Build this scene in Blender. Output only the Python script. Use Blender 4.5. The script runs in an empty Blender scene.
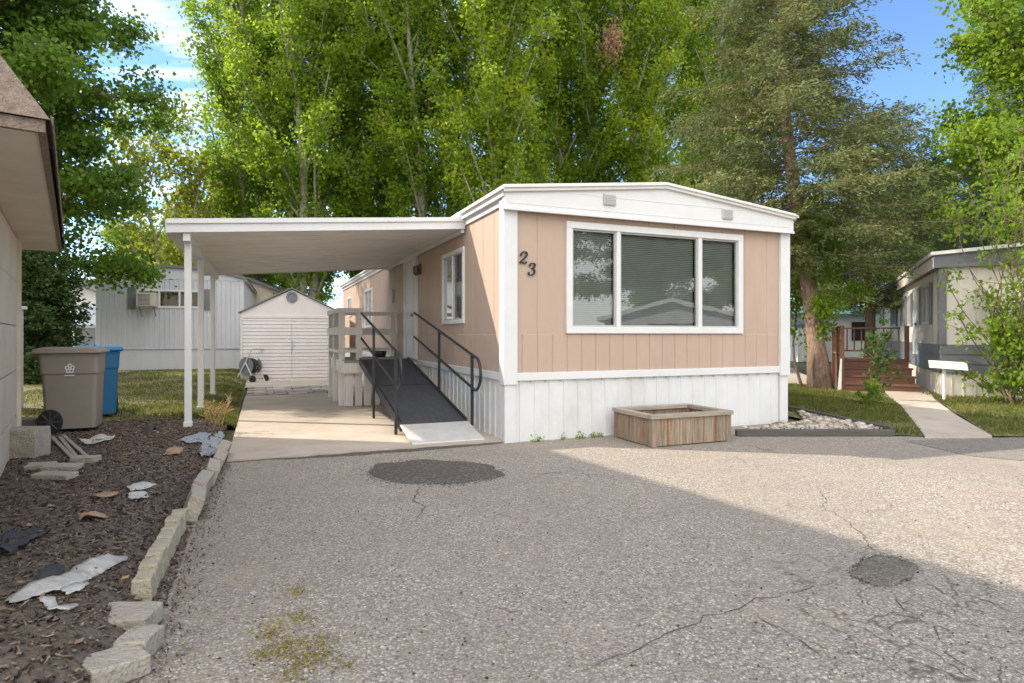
import bpy, bmesh, math, random
import numpy as np
from mathutils import Vector, Matrix, noise as mnoise

random.seed(7)
RNG = np.random.default_rng(11)
S = bpy.context.scene
COL = S.collection
PI = math.pi
R = math.radians

# ------------------------------------------------------------------ layout
F, CX, HY, CAMZ = 610.0, 512.0, 335.0, 1.3
ANG = R(22.5)
U = Vector((math.cos(ANG), math.sin(ANG), 0)); V = Vector((-math.sin(ANG), math.cos(ANG), 0))
CORNER = Vector((-0.07, 7.34, 0))
SUN_H = Vector((0.982, -0.19, 0)).normalized()     # the way the light travels over the ground
SUN_EL = R(36)


def at(px, py, z=0.0):
    y = (CAMZ - z) * F / (py - HY)
    return Vector(((px - CX) / F * y, y, z))


def col_at(px, y, z=0.0):
    return Vector(((px - CX) / F * y, y, z))


def W(u, v, z=0.0):
    return CORNER + U * u + V * v + Vector((0, 0, z))


def uv_of(x, y):
    d = Vector((x, y, 0)) - CORNER
    return d.dot(U), d.dot(V)


def smooth(t):
    t = min(1, max(0, t))
    return t * t * (3 - 2 * t)


def gz(x, y):
    """height of the raised planting bed and lawn on the left"""
    u, v = uv_of(x, y)
    u0 = -3.24 + 0.19 * smooth(v / 1.5)
    if u > u0:
        return 0.0
    w = 0.35 + 0.3 * smooth((v - 1.0) / 2)
    return 0.17 * smooth((u0 - u) / w + 0.18 * smooth((u0 - u) / 0.04)) + 0.012 * mnoise.noise(Vector((x * 1.7, y * 1.7, 0)))


def on(px, py, z=0.17):
    """pixel to a point lying on the raised left ground"""
    p = at(px, py, z)
    for _ in range(4):
        p = at(px, py, gz(p.x, p.y))
    return p


# ------------------------------------------------------------------ materials
MATS = {}


def nt(m):
    m.use_nodes = True
    t = m.node_tree
    t.nodes.clear()
    return t, t.nodes, t.links


def mat(name, col, rough=0.6, var=0.12, scale=6.0, bump=0.0, bscale=60.0, metal=0.0,
        dirt=None, dirt_amt=0.0, dirt_scale=1.5, stretch=(1, 1, 1), spec=0.5, island=0.0, dlo=0.45, dhi=0.8):
    if name in MATS:
        return MATS[name]
    m = bpy.data.materials.new(name)
    t, N, L = nt(m)
    out = N.new('ShaderNodeOutputMaterial'); p = N.new('ShaderNodeBsdfPrincipled')
    L.new(p.outputs[0], out.inputs[0])
    tc = N.new('ShaderNodeTexCoord'); mp = N.new('ShaderNodeMapping')
    mp.inputs['Scale'].default_value = stretch
    L.new(tc.outputs['Object'], mp.inputs[0])
    n1 = N.new('ShaderNodeTexNoise'); n1.inputs['Scale'].default_value = scale
    n1.inputs['Detail'].default_value = 6; n1.inputs['Roughness'].default_value = 0.65
    L.new(mp.outputs[0], n1.inputs[0])
    cr = N.new('ShaderNodeValToRGB')
    a = [max(0, c * (1 - var)) for c in col]; b = [min(1, c * (1 + var)) for c in col]
    cr.color_ramp.elements[0].color = (*a, 1); cr.color_ramp.elements[1].color = (*b, 1)
    cr.color_ramp.elements[0].position = 0.3; cr.color_ramp.elements[1].position = 0.7
    L.new(n1.outputs[0], cr.inputs[0])
    c_out = cr.outputs[0]
    if dirt is not None:
        n2 = N.new('ShaderNodeTexNoise'); n2.inputs['Scale'].default_value = dirt_scale
        n2.inputs['Detail'].default_value = 8; n2.inputs['Roughness'].default_value = 0.7
        L.new(mp.outputs[0], n2.inputs[0])
        r2 = N.new('ShaderNodeMapRange'); r2.inputs[1].default_value = dlo; r2.inputs[2].default_value = dhi
        r2.inputs[4].default_value = dirt_amt
        L.new(n2.outputs[0], r2.inputs[0])
        mx = N.new('ShaderNodeMix'); mx.data_type = 'RGBA'
        L.new(r2.outputs[0], mx.inputs[0]); L.new(c_out, mx.inputs[6]); mx.inputs[7].default_value = (*dirt, 1)
        c_out = mx.outputs[2]
    if island > 0:
        g = N.new('ShaderNodeNewGeometry'); hs = N.new('ShaderNodeHueSaturation')
        mr = N.new('ShaderNodeMapRange'); mr.inputs[3].default_value = 1 - island; mr.inputs[4].default_value = 1 + island
        L.new(g.outputs['Random Per Island'], mr.inputs[0]); L.new(mr.outputs[0], hs.inputs['Value'])
        L.new(c_out, hs.inputs['Color']); c_out = hs.outputs[0]
    L.new(c_out, p.inputs['Base Color'])
    p.inputs['Roughness'].default_value = rough; p.inputs['Metallic'].default_value = metal
    p.inputs['Specular IOR Level'].default_value = spec
    if bump > 0:
        n3 = N.new('ShaderNodeTexNoise'); n3.inputs['Scale'].default_value = bscale; n3.inputs['Detail'].default_value = 5
        L.new(mp.outputs[0], n3.inputs[0])
        bp = N.new('ShaderNodeBump'); bp.inputs['Strength'].default_value = bump; bp.inputs['Distance'].default_value = 0.02
        L.new(n3.outputs[0], bp.inputs['Height']); L.new(bp.outputs[0], p.inputs['Normal'])
    MATS[name] = m
    return m


def leaf_mat(name, dark, light, trans=0.35, rough=0.5, tip=None):
    if name in MATS:
        return MATS[name]
    m = bpy.data.materials.new(name)
    t, N, L = nt(m)
    out = N.new('ShaderNodeOutputMaterial')
    g = N.new('ShaderNodeNewGeometry')
    tc = N.new('ShaderNodeTexCoord')
    n1 = N.new('ShaderNodeTexNoise'); n1.inputs['Scale'].default_value = 0.9; n1.inputs['Detail'].default_value = 3
    L.new(tc.outputs['Object'], n1.inputs[0])
    ad = N.new('ShaderNodeMath'); ad.operation = 'MULTIPLY_ADD'; ad.inputs[1].default_value = 0.45
    L.new(g.outputs['Random Per Island'], ad.inputs[0])
    sb = N.new('ShaderNodeMath'); sb.operation = 'MULTIPLY_ADD'; sb.inputs[1].default_value = 1.3; sb.inputs[2].default_value = -0.35
    L.new(n1.outputs[0], sb.inputs[0]); L.new(sb.outputs[0], ad.inputs[2])
    cr = N.new('ShaderNodeValToRGB')
    cr.color_ramp.elements[0].color = (*dark, 1); cr.color_ramp.elements[1].color = (*light, 1)
    cr.color_ramp.elements[0].position = 0.15; cr.color_ramp.elements[1].position = 0.85
    if tip is not None:
        e = cr.color_ramp.elements.new(0.97); e.color = (*tip, 1)
    L.new(ad.outputs[0], cr.inputs[0])
    d = N.new('ShaderNodeBsdfPrincipled'); d.inputs['Roughness'].default_value = rough
    d.inputs['Specular IOR Level'].default_value = 0.3
    tr = N.new('ShaderNodeBsdfTranslucent')
    hs = N.new('ShaderNodeHueSaturation'); hs.inputs['Hue'].default_value = 0.485; hs.inputs['Value'].default_value = 1.9
    L.new(cr.outputs[0], d.inputs['Base Color']); L.new(cr.outputs[0], hs.inputs['Color']); L.new(hs.outputs[0], tr.inputs[0])
    mx = N.new('ShaderNodeMixShader'); mx.inputs[0].default_value = trans
    L.new(d.outputs[0], mx.inputs[1]); L.new(tr.outputs[0], mx.inputs[2]); L.new(mx.outputs[0], out.inputs[0])
    MATS[name] = m
    return m


def glass_mat(name, tint=(0.75, 0.8, 0.8), boost=1.0):
    m = bpy.data.materials.new(name)
    t, N, L = nt(m)
    out = N.new('ShaderNodeOutputMaterial')
    tr = N.new('ShaderNodeBsdfTransparent'); tr.inputs[0].default_value = (*tint, 1)
    gl = N.new('ShaderNodeBsdfGlossy'); gl.inputs['Roughness'].default_value = 0.015
    fr = N.new('ShaderNodeFresnel'); fr.inputs[0].default_value = 1.5
    ml = N.new('ShaderNodeMath'); ml.operation = 'MULTIPLY_ADD'; ml.use_clamp = True
    ml.inputs[1].default_value = 1.5 * boost; ml.inputs[2].default_value = 0.06 * boost
    L.new(fr.outputs[0], ml.inputs[0])
    tc = N.new('ShaderNodeTexCoord'); nz = N.new('ShaderNodeTexNoise'); nz.inputs['Scale'].default_value = 1.3
    L.new(tc.outputs['Object'], nz.inputs[0])
    bp = N.new('ShaderNodeBump'); bp.inputs['Strength'].default_value = 0.03; bp.inputs['Distance'].default_value = 0.05
    L.new(nz.outputs[0], bp.inputs['Height']); L.new(bp.outputs[0], gl.inputs['Normal'])
    mx = N.new('ShaderNodeMixShader')
    L.new(ml.outputs[0], mx.inputs[0]); L.new(tr.outputs[0], mx.inputs[1]); L.new(gl.outputs[0], mx.inputs[2])
    L.new(mx.outputs[0], out.inputs[0])
    MATS[name] = m
    return m


def asphalt_mat(name, base, pale, dark, crack=True, grain=1.0):
    m = bpy.data.materials.new(name)
    t, N, L = nt(m)
    out = N.new('ShaderNodeOutputMaterial'); p = N.new('ShaderNodeBsdfPrincipled')
    L.new(p.outputs[0], out.inputs[0])
    tc = N.new('ShaderNodeTexCoord')
    P0 = tc.outputs['Object']

    def vor(scale, feat='F1', src=P0):
        v = N.new('ShaderNodeTexVoronoi'); v.inputs['Scale'].default_value = scale; v.feature = feat
        L.new(src, v.inputs['Vector']); return v

    def noi(scale, det=5, src=P0, rough=0.6):
        v = N.new('ShaderNodeTexNoise'); v.inputs['Scale'].default_value = scale; v.inputs['Detail'].default_value = det
        v.inputs['Roughness'].default_value = rough
        L.new(src, v.inputs['Vector']); return v

    def rng(src, a, b, c=0.0, d=1.0):
        v = N.new('ShaderNodeMapRange'); v.inputs[1].default_value = a; v.inputs[2].default_value = b
        v.inputs[3].default_value = c; v.inputs[4].default_value = d; L.new(src, v.inputs[0]); return v.outputs[0]

    def mix(f, a, b, mode='MIX'):
        v = N.new('ShaderNodeMix'); v.data_type = 'RGBA'; v.blend_type = mode
        if isinstance(f, float): v.inputs[0].default_value = f
        else: L.new(f, v.inputs[0])
        for i, s in ((6, a), (7, b)):
            if isinstance(s, tuple): v.inputs[i].default_value = (*s, 1)
            else: L.new(s, v.inputs[i])
        return v.outputs[2]

    def sepval(c):
        v = N.new('ShaderNodeSeparateColor'); v.mode = 'HSV'; L.new(c, v.inputs[0]); return v
    st = vor(85.0 / grain); st2 = vor(190.0 / grain)
    s1 = N.new('ShaderNodeSeparateColor'); L.new(st.outputs['Color'], s1.inputs[0])
    s2 = N.new('ShaderNodeSeparateColor'); L.new(st2.outputs['Color'], s2.inputs[0])
    # stone colours: tan, grey, white, dark
    r1 = N.new('ShaderNodeValToRGB'); e = r1.color_ramp.elements
    e[0].position = 0.0; e[0].color = (*dark, 1); e[1].position = 0.16; e[1].color = (*[c * 0.72 for c in base], 1)
    for pos, c in ((0.45, base), (0.7, tuple(c * f for c, f in zip(base, (1.18, 1.1, 0.98)))), (0.9, pale), (1.0, tuple(min(1, c * 1.5) for c in pale))):
        k = e.new(pos); k.color = (*c, 1)
    L.new(s1.outputs[0], r1.inputs[0])
    r2 = N.new('ShaderNodeValToRGB'); e = r2.color_ramp.elements
    e[0].color = (*[c * 0.6 for c in base], 1); e[1].color = (*pale, 1)
    L.new(s2.outputs[1], r2.inputs[0])
    c = mix(0.4, r1.outputs[0], r2.outputs[0])
    gap = rng(st.outputs['Distance'], 0.35, 0.75)            # dark bitumen between the stones
    gm = N.new('ShaderNodeMath'); gm.operation = 'MULTIPLY'; gm.inputs[1].default_value = 0.55; L.new(gap, gm.inputs[0])
    c = mix(gm.outputs[0], c, dark)
    big = noi(0.7, 6); mid = noi(4.0, 6)
    c = mix(rng(big.outputs[0], 0.35, 0.65, 0.0, 0.75), c, mix(0.6, c, tuple(x * 0.7 for x in base)))
    c = mix(rng(mid.outputs[0], 0.5, 0.75, 0.0, 0.35), c, tuple(x * 0.62 for x in base))
    big2 = noi(1.1, 5, rough=0.7)
    c = mix(rng(big2.outputs[0], 0.52, 0.75, 0.0, 0.35), c, tuple(x * y for x, y in zip(base, (1.25, 1.15, 0.98))))
    h = st.outputs['Distance']
    if crack:
        wrp = noi(1.6, 4); wadd = N.new('ShaderNodeVectorMath'); wadd.operation = 'MULTIPLY_ADD'
        wadd.inputs[1].default_value = (0.9, 0.9, 0); L.new(wrp.outputs['Color'], wadd.inputs[0]); L.new(P0, wadd.inputs[2])
        cv = vor(0.75, 'DISTANCE_TO_EDGE', wadd.outputs[0]); cv2 = vor(3.2, 'DISTANCE_TO_EDGE', wadd.outputs[0])
        line = rng(cv.outputs['Distance'], 0.002, 0.012, 1.0, 0.0)
        line2 = rng(cv2.outputs['Distance'], 0.004, 0.025, 1.0, 0.0)
        msk = noi(0.5, 3); mk = rng(msk.outputs[0], 0.56, 0.66)
        sx = N.new('ShaderNodeSeparateXYZ'); L.new(P0, sx.inputs[0])
        near = rng(sx.outputs['Y'], 4.2, 2.8, 0.0, 1.0)      # the near part of the drive is the worst worn
        xr = rng(sx.outputs['X'], 0.4, 1.6, 0.0, 1.0)
        nm = N.new('ShaderNodeMath'); nm.operation = 'MULTIPLY'; L.new(near, nm.inputs[0]); L.new(xr, nm.inputs[1])
        l2 = N.new('ShaderNodeMath'); l2.operation = 'MULTIPLY'; L.new(line2, l2.inputs[0]); L.new(nm.outputs[0], l2.inputs[1])
        l1 = N.new('ShaderNodeMath'); l1.operation = 'MULTIPLY'; L.new(line, l1.inputs[0]); L.new(mk, l1.inputs[1])
        la = N.new('ShaderNodeMath'); la.operation = 'MAXIMUM'; L.new(l1.outputs[0], la.inputs[0]); L.new(l2.outputs[0], la.inputs[1])
        lf = N.new('ShaderNodeMath'); lf.operation = 'MULTIPLY'; lf.inputs[1].default_value = 0.75; L.new(la.outputs[0], lf.inputs[0])
        c = mix(lf.outputs[0], c, tuple(x * 0.9 for x in dark))
    L.new(c, p.inputs['Base Color'])
    p.inputs['Roughness'].default_value = 0.9; p.inputs['Specular IOR Level'].default_value = 0.25
    hm = rng(h, 0.0, 0.7, 1.0, 0.0)
    bp = N.new('ShaderNodeBump'); bp.inputs['Strength'].default_value = 0.55; bp.inputs['Distance'].default_value = 0.006
    L.new(hm, bp.inputs['Height'])
    bp2 = N.new('ShaderNodeBump'); bp2.inputs['Strength'].default_value = 0.35; bp2.inputs['Distance'].default_value = 0.03
    L.new(mid.outputs[0], bp2.inputs['Height']); L.new(bp.outputs[0], bp2.inputs['Normal'])
    L.new(bp2.outputs[0], p.inputs['Normal'])
    MATS[name] = m
    return m


def wood_mat(name, col, ring=0.25, stain=None, stain_amt=0.0, axis='z', rough=0.8, dlo=0.45, dhi=0.8):
    st = {'z': (9, 9, 0.7), 'x': (0.7, 9, 9), 'y': (9, 0.7, 9)}[axis]
    return mat(name, col, rough, ring, 5.0, 0.3, 22, stretch=st, dirt=stain, dirt_amt=stain_amt, dirt_scale=0.7, island=0.16, dlo=dlo, dhi=dhi)


# ------------------------------------------------------------------ mesh builder
class MB:
    def __init__(s):
        s.v = []; s.f = []

    def add(s, vs, fs):
        o = len(s.v)
        s.v += [tuple(x) for x in vs]
        s.f += [tuple(i + o for i in f) for f in fs]
        return s

    def box(s, x0, x1, y0, y1, z0, z1):
        return s.add([(x0, y0, z0), (x1, y0, z0), (x1, y1, z0), (x0, y1, z0), (x0, y0, z1), (x1, y0, z1), (x1, y1, z1), (x0, y1, z1)],
                     [(3, 2, 1, 0), (4, 5, 6, 7), (0, 1, 5, 4), (1, 2, 6, 5), (2, 3, 7, 6), (3, 0, 4, 7)])

    def hexa(s, p):      # 8 corners, bottom 4 then top 4 (counter-clockwise)
        return s.add(p, [(3, 2, 1, 0), (4, 5, 6, 7), (0, 1, 5, 4), (1, 2, 6, 5), (2, 3, 7, 6), (3, 0, 4, 7)])

    def prism(s, poly, axis, a, b):
        """polygon of (p,q) extruded along axis from a to b; axis 'y': poly=(x,z); 'x': (y,z); 'z': (x,y)"""
        def mk(p, q, t):
            return {'y': (p, t, q), 'x': (t, p, q), 'z': (p, q, t)}[axis]
        n = len(poly)
        vs = [mk(p, q, a) for p, q in poly] + [mk(p, q, b) for p, q in poly]
        fs = [tuple(range(n))[::-1], tuple(range(n, 2 * n))] + [(i, (i + 1) % n, n + (i + 1) % n, n + i) for i in range(n)]
        return s.add(vs, fs)

    def tube(s, pts, r, n=8, caps=True):
        pts = [Vector(p) for p in pts]
        rs = r if isinstance(r, (list, tuple)) else [r] * len(pts)
        rings = []
        prev = None
        for i, p in enumerate(pts):
            d = (pts[min(i + 1, len(pts) - 1)] - pts[max(i - 1, 0)])
            if d.length < 1e-9: d = Vector((0, 0, 1))
            d.normalize()
            if prev is None:
                a = d.orthogonal().normalized()
            else:
                a = (prev - d * prev.dot(d))
                a = a.normalized() if a.length > 1e-6 else d.orthogonal().normalized()
            prev = a
            b = d.cross(a)
            rings.append([p + (a * math.cos(2 * PI * k / n) + b * math.sin(2 * PI * k / n)) * rs[i] for k in range(n)])
        vs = [q for r_ in rings for q in r_]
        fs = []
        for i in range(len(pts) - 1):
            for k in range(n):
                fs.append((i * n + k, i * n + (k + 1) % n, (i + 1) * n + (k + 1) % n, (i + 1) * n + k))
        if caps:
            fs.append(tuple(range(n))[::-1]); fs.append(tuple(range((len(pts) - 1) * n, len(pts) * n)))
        return s.add(vs, fs)

    def lathe(s, prof, axis='z', c=(0, 0, 0), n=24):
        vs = []
        for r, h in prof:
            for k in range(n):
                a = 2 * PI * k / n
                p, q = r * math.cos(a), r * math.sin(a)
                vs.append({'z': (c[0] + p, c[1] + q, c[2] + h), 'y': (c[0] + p, c[1] + h, c[2] + q), 'x': (c[0] + h, c[1] + p, c[2] + q)}[axis])
        fs = []
        for i in range(len(prof) - 1):
            for k in range(n):
                fs.append((i * n + k, i * n + (k + 1) % n, (i + 1) * n + (k + 1) % n, (i + 1) * n + k))
        fs.append(tuple(range(n))[::-1]); fs.append(tuple(range((len(prof) - 1) * n, len(prof) * n)))
        return s.add(vs, fs)

    def sheet(s, prof, z0, z1, mk):
        """corrugated sheet: prof = list of (s, d); mk(s, d, z) -> point"""
        n = len(prof)
        vs = [mk(a, d, z0) for a, d in prof] + [mk(a, d, z1) for a, d in prof]
        return s.add(vs, [(i, i + 1, n + i + 1, n + i) for i in range(n - 1)])

    def rot(s, rz, loc=(0, 0, 0)):
        M = Matrix.Translation(Vector(loc)) @ Matrix.Rotation(rz, 4, 'Z')
        s.v = [tuple(M @ Vector(p)) for p in s.v]
        return s

    def build(s, name, m, parent=None, smooth_=False, bevel=0.0):
        me = bpy.data.meshes.new(name)
        me.from_pydata(s.v, [], s.f)
        bm = bmesh.new(); bm.from_mesh(me); bmesh.ops.recalc_face_normals(bm, faces=bm.faces[:]); bm.to_mesh(me); bm.free()
        me.materials.append(m)
        if smooth_:
            me.polygons.foreach_set('use_smooth', [True] * len(me.polygons))
        o = bpy.data.objects.new(name, me)
        COL.objects.link(o)
        if parent: o.parent = parent
        if bevel > 0:
            b = o.modifiers.new('Bevel', 'BEVEL'); b.width = bevel; b.segments = 2; b.limit_method = 'ANGLE'; b.angle_limit = R(40)
            if smooth_ is False: b.harden_normals = False
        return o


def thing(name, label, cat, loc=(0, 0, 0), rz=0.0, group=None):
    o = bpy.data.objects.new(name, None)
    o.empty_display_size = 0.2
    COL.objects.link(o)
    o.location = loc; o.rotation_euler = (0, 0, rz)
    o['label'] = label; o['category'] = cat
    if group: o['group'] = group
    return o


def tag(o, label, cat, group=None):
    o['label'] = label; o['category'] = cat
    if group: o['group'] = group
    return o


def struct(o):
    o['kind'] = 'structure'
    return o


def stuff(o, label=None, cat=None):
    o['kind'] = 'stuff'
    if label: o['label'] = label
    if cat: o['category'] = cat
    return o


def copy_tree(o, parent=None):
    c = o.copy(); COL.objects.link(c)
    if parent: c.parent = parent
    for ch in list(o.children):
        copy_tree(ch, c)
    return c


def np_mesh(name, verts, quads, m, parent=None):
    me = bpy.data.meshes.new(name)
    nv, nf, k = len(verts), len(quads), quads.shape[1]
    me.vertices.add(nv); me.vertices.foreach_set('co', verts.astype(np.float32).ravel())
    me.loops.add(nf * k); me.loops.foreach_set('vertex_index', quads.astype(np.int32).ravel())
    me.polygons.add(nf)
    me.polygons.foreach_set('loop_start', np.arange(0, nf * k, k, dtype=np.int32))
    me.polygons.foreach_set('loop_total', np.full(nf, k, dtype=np.int32))
    me.update(calc_edges=True); me.validate()
    me.materials.append(m)
    o = bpy.data.objects.new(name, me); COL.objects.link(o)
    if parent: o.parent = parent
    return o


def unit(a):
    return a / (np.linalg.norm(a, axis=1, keepdims=True) + 1e-9)


def leaves(centers, size, aspect=0.7, axis=None, jitter=1.0, fold=0.25):
    """rhombic leaves round the centres -> verts, quads"""
    n = len(centers)
    d = unit(RNG.normal(size=(n, 3)) * jitter + (axis if axis is not None else 0))
    w = unit(np.cross(d, RNG.normal(size=(n, 3))))
    nn = np.cross(d, w)
    s = (size * RNG.uniform(0.65, 1.3, n))[:, None]
    b = centers - d * s * 0.5; t = centers + d * s * 0.5
    mid = centers + d * s * 0.05 + nn * s * fold * 0.3
    l = mid + w * s * 0.5 * aspect; r = mid - w * s * 0.5 * aspect
    v = np.stack([b, r, t, l], 1).reshape(-1, 3)
    q = np.arange(n * 4).reshape(n, 4)
    return v, q


# ------------------------------------------------------------------ world, sun, camera
def make_world():
    w = bpy.data.worlds.new('World'); S.world = w; w.use_nodes = True
    t = w.node_tree; N, L = t.nodes, t.links
    N.clear()
    out = N.new('ShaderNodeOutputWorld'); bg = N.new('ShaderNodeBackground'); bg.inputs[1].default_value = 0.115
    sky = N.new('ShaderNodeTexSky'); sky.sky_type = 'NISHITA'; sky.sun_disc = False
    sky.sun_elevation = SUN_EL
    sd = -SUN_H
    sky.sun_rotation = math.atan2(sd.x, sd.y)
    sky.air_density = 0.75; sky.dust_density = 0.0; sky.ozone_density = 5.0
    tc = N.new('ShaderNodeTexCoord')
    sx = N.new('ShaderNodeSeparateXYZ'); L.new(tc.outputs['Generated'], sx.inputs[0])
    # thin cloud layer, projected onto a flat sheet overhead
    zz = N.new('ShaderNodeMath'); zz.operation = 'ADD'; zz.inputs[1].default_value = 0.12; L.new(sx.outputs['Z'], zz.inputs[0])
    dv = N.new('ShaderNodeVectorMath'); dv.operation = 'DIVIDE'; L.new(tc.outputs['Generated'], dv.inputs[0])
    cb = N.new('ShaderNodeCombineXYZ')
    for i in range(3): L.new(zz.outputs[0], cb.inputs[i])
    L.new(cb.outputs[0], dv.inputs[1])
    mp = N.new('ShaderNodeMapping'); mp.inputs['Scale'].default_value = (2.0, 5.5, 1); mp.inputs['Rotation'].default_value = (0, 0, 0.25)
    L.new(dv.outputs[0], mp.inputs[0])
    nz = N.new('ShaderNodeTexNoise'); nz.inputs['Scale'].default_value = 1.4; nz.inputs['Detail'].default_value = 7; nz.inputs['Roughness'].default_value = 0.55
    L.new(mp.outputs[0], nz.inputs[0])
    mr = N.new('ShaderNodeMapRange'); mr.inputs[1].default_value = 0.42; mr.inputs[2].default_value = 0.68; L.new(nz.outputs[0], mr.inputs[0])
    side = N.new('ShaderNodeMapRange'); side.inputs[1].default_value = 0.32; side.inputs[2].default_value = -0.35
    side.inputs[3].default_value = 0.0; side.inputs[4].default_value = 0.38; L.new(sx.outputs['X'], side.inputs[0])
    cm0 = N.new('ShaderNodeMath'); cm0.operation = 'MULTIPLY'; L.new(mr.outputs[0], cm0.inputs[0]); L.new(side.outputs[0], cm0.inputs[1])
    # bright unseen cloud added behind the camera to lift surfaces facing it
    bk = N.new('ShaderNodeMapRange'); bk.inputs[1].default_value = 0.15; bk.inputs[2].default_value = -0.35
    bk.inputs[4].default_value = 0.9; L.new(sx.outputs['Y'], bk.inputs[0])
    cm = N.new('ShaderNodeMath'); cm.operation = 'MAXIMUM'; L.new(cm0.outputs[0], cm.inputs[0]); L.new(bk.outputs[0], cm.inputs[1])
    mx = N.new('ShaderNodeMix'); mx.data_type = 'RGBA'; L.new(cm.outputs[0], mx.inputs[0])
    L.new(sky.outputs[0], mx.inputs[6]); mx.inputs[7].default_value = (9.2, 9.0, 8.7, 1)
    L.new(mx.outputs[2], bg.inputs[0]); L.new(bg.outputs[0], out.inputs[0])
    sun = bpy.data.lights.new('sun', 'SUN'); sun.energy = 2.25; sun.angle = R(0.6); sun.color = (1.0, 0.90, 0.76)
    so = bpy.data.objects.new('sun', sun); COL.objects.link(so)
    d = SUN_H * math.cos(SUN_EL) + Vector((0, 0, -math.sin(SUN_EL)))
    so.rotation_euler = d.to_track_quat('-Z', 'Y').to_euler()
    so.location = (-20, 5, 20)


make_world()
cam = bpy.data.cameras.new('camera'); cam.sensor_width = 36; cam.lens = F / 1024 * 36
cam.shift_y = -(341.5 - HY) / 1024; cam.clip_end = 2000; cam.clip_start = 0.05
co = bpy.data.objects.new('camera', cam); COL.objects.link(co)
co.location = (0, 0, CAMZ); co.rotation_euler = (R(90), 0, 0)
S.camera = co
S.view_settings.view_transform = 'Standard'; S.view_settings.look = 'None'
S.view_settings.gamma = 1.0; S.view_settings.exposure = 1.6
S.cycles.max_bounces = 8; S.cycles.transparent_max_bounces = 12
S.cycles.use_denoising = True

# ------------------------------------------------------------------ material library
M_pink = mat('pink_siding', (0.472, 0.352, 0.279), 0.6, 0.06, 2.5, 0.06, 160, dirt=(0.39, 0.285, 0.23), dirt_amt=0.6, dirt_scale=1.3, stretch=(1, 1, 0.35))
M_white = mat('white_paint', (0.68, 0.685, 0.69), 0.45, 0.04, 3, 0.03, 120, dirt=(0.55, 0.52, 0.46), dirt_amt=0.28, dirt_scale=1.6)
M_skirt = mat('skirting', (0.68, 0.69, 0.70), 0.5, 0.04, 2.5, 0.03, 80, dirt=(0.45, 0.42, 0.37), dirt_amt=0.6, dirt_scale=1.8, stretch=(1, 1, 0.5))
M_roofmetal = mat('roof_metal', (0.70, 0.69, 0.66), 0.45, 0.06, 2, 0.03, 60, dirt=(0.45, 0.42, 0.38), dirt_amt=0.35)
M_carport = mat('carport_pan', (0.74, 0.72, 0.69), 0.5, 0.06, 1.4, 0.02, 50, dirt=(0.50, 0.46, 0.40), dirt_amt=0.45, dirt_scale=1.1)
M_black = mat('black_metal', (0.022, 0.024, 0.028), 0.45, 0.2, 20, 0.05, 150)
M_rubber = mat('black_rubber', (0.016, 0.016, 0.017), 0.75, 0.25, 30, 0.1, 200)
M_ramp = mat('ramp_grip', (0.055, 0.06, 0.072), 0.85, 0.25, 9, 0.5, 350, dirt=(0.10, 0.10, 0.10), dirt_amt=0.5, dirt_scale=4, stretch=(4, 0.6, 1))
M_alu = mat('bare_aluminium', (0.72, 0.72, 0.70), 0.42, 0.08, 8, 0.05, 140, metal=0.35, dirt=(0.45, 0.43, 0.4), dirt_amt=0.4, dirt_scale=5)
M_dark = mat('dark_interior', (0.02, 0.02, 0.022), 0.9, 0.2, 3)
M_blind = mat('blind_slats', (0.48, 0.475, 0.45), 0.6, 0.08, 3)
M_glass = glass_mat('window_glass')
M_greyframe = mat('grey_sash', (0.42, 0.42, 0.42), 0.45, 0.06, 6)
M_conc = mat('concrete', (0.47, 0.40, 0.33), 0.9, 0.13, 1.6, 0.25, 60, dirt=(0.30, 0.245, 0.195), dirt_amt=0.6, dirt_scale=1.2)
M_block = mat('concrete_block', (0.42, 0.375, 0.31), 0.95, 0.2, 12, 0.9, 55, dirt=(0.22, 0.185, 0.14), dirt_amt=0.75, dirt_scale=6)
M_brick = mat('buff_block', (0.46, 0.405, 0.31), 0.95, 0.16, 12, 0.8, 60, dirt=(0.33, 0.25, 0.12), dirt_amt=0.6, dirt_scale=7)
M_asphalt = asphalt_mat('asphalt', (0.345, 0.298, 0.248), (0.58, 0.525, 0.45), (0.075, 0.068, 0.06), grain=1.0)
M_patch = asphalt_mat('asphalt_patch', (0.115, 0.10, 0.087), (0.24, 0.215, 0.19), (0.04, 0.036, 0.032), crack=False, grain=1.4)
M_shadeasph = asphalt_mat('shade_asphalt', (0.25, 0.225, 0.195), (0.42, 0.39, 0.34), (0.06, 0.055, 0.05), crack=False)  # drive asphalt with cast shade put into its colour
M_mulch = mat('mulch_soil', (0.135, 0.106, 0.082), 0.95, 0.5, 24, 1.0, 45, dirt=(0.14, 0.105, 0.07), dirt_amt=0.6, dirt_scale=3.5)
M_chip = mat('mulch_chips', (0.19, 0.148, 0.118), 0.9, 0.3, 10, dirt=(0.26, 0.19, 0.13), dirt_amt=0.6, dirt_scale=30, island=0.9)
M_lawn = mat('lawn_soil', (0.15, 0.135, 0.05), 0.95, 0.35, 5, 0.8, 40, dirt=(0.30, 0.23, 0.12), dirt_amt=0.7, dirt_scale=0.9)
M_ground = mat('ground_dirt', (0.10, 0.10, 0.04), 0.95, 0.35, 1.2, 0.5, 20, dirt=(0.16, 0.13, 0.07), dirt_amt=0.6, dirt_scale=0.5)
M_grass = leaf_mat('grass_blades', (0.06, 0.092, 0.018), (0.17, 0.175, 0.04), 0.3, 0.6, tip=(0.36, 0.29, 0.13))
M_grey = mat('grey_siding', (0.50, 0.52, 0.55), 0.5, 0.05, 2, 0.04, 60, dirt=(0.36, 0.37, 0.38), dirt_amt=0.35, stretch=(1, 1, 0.3))
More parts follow.
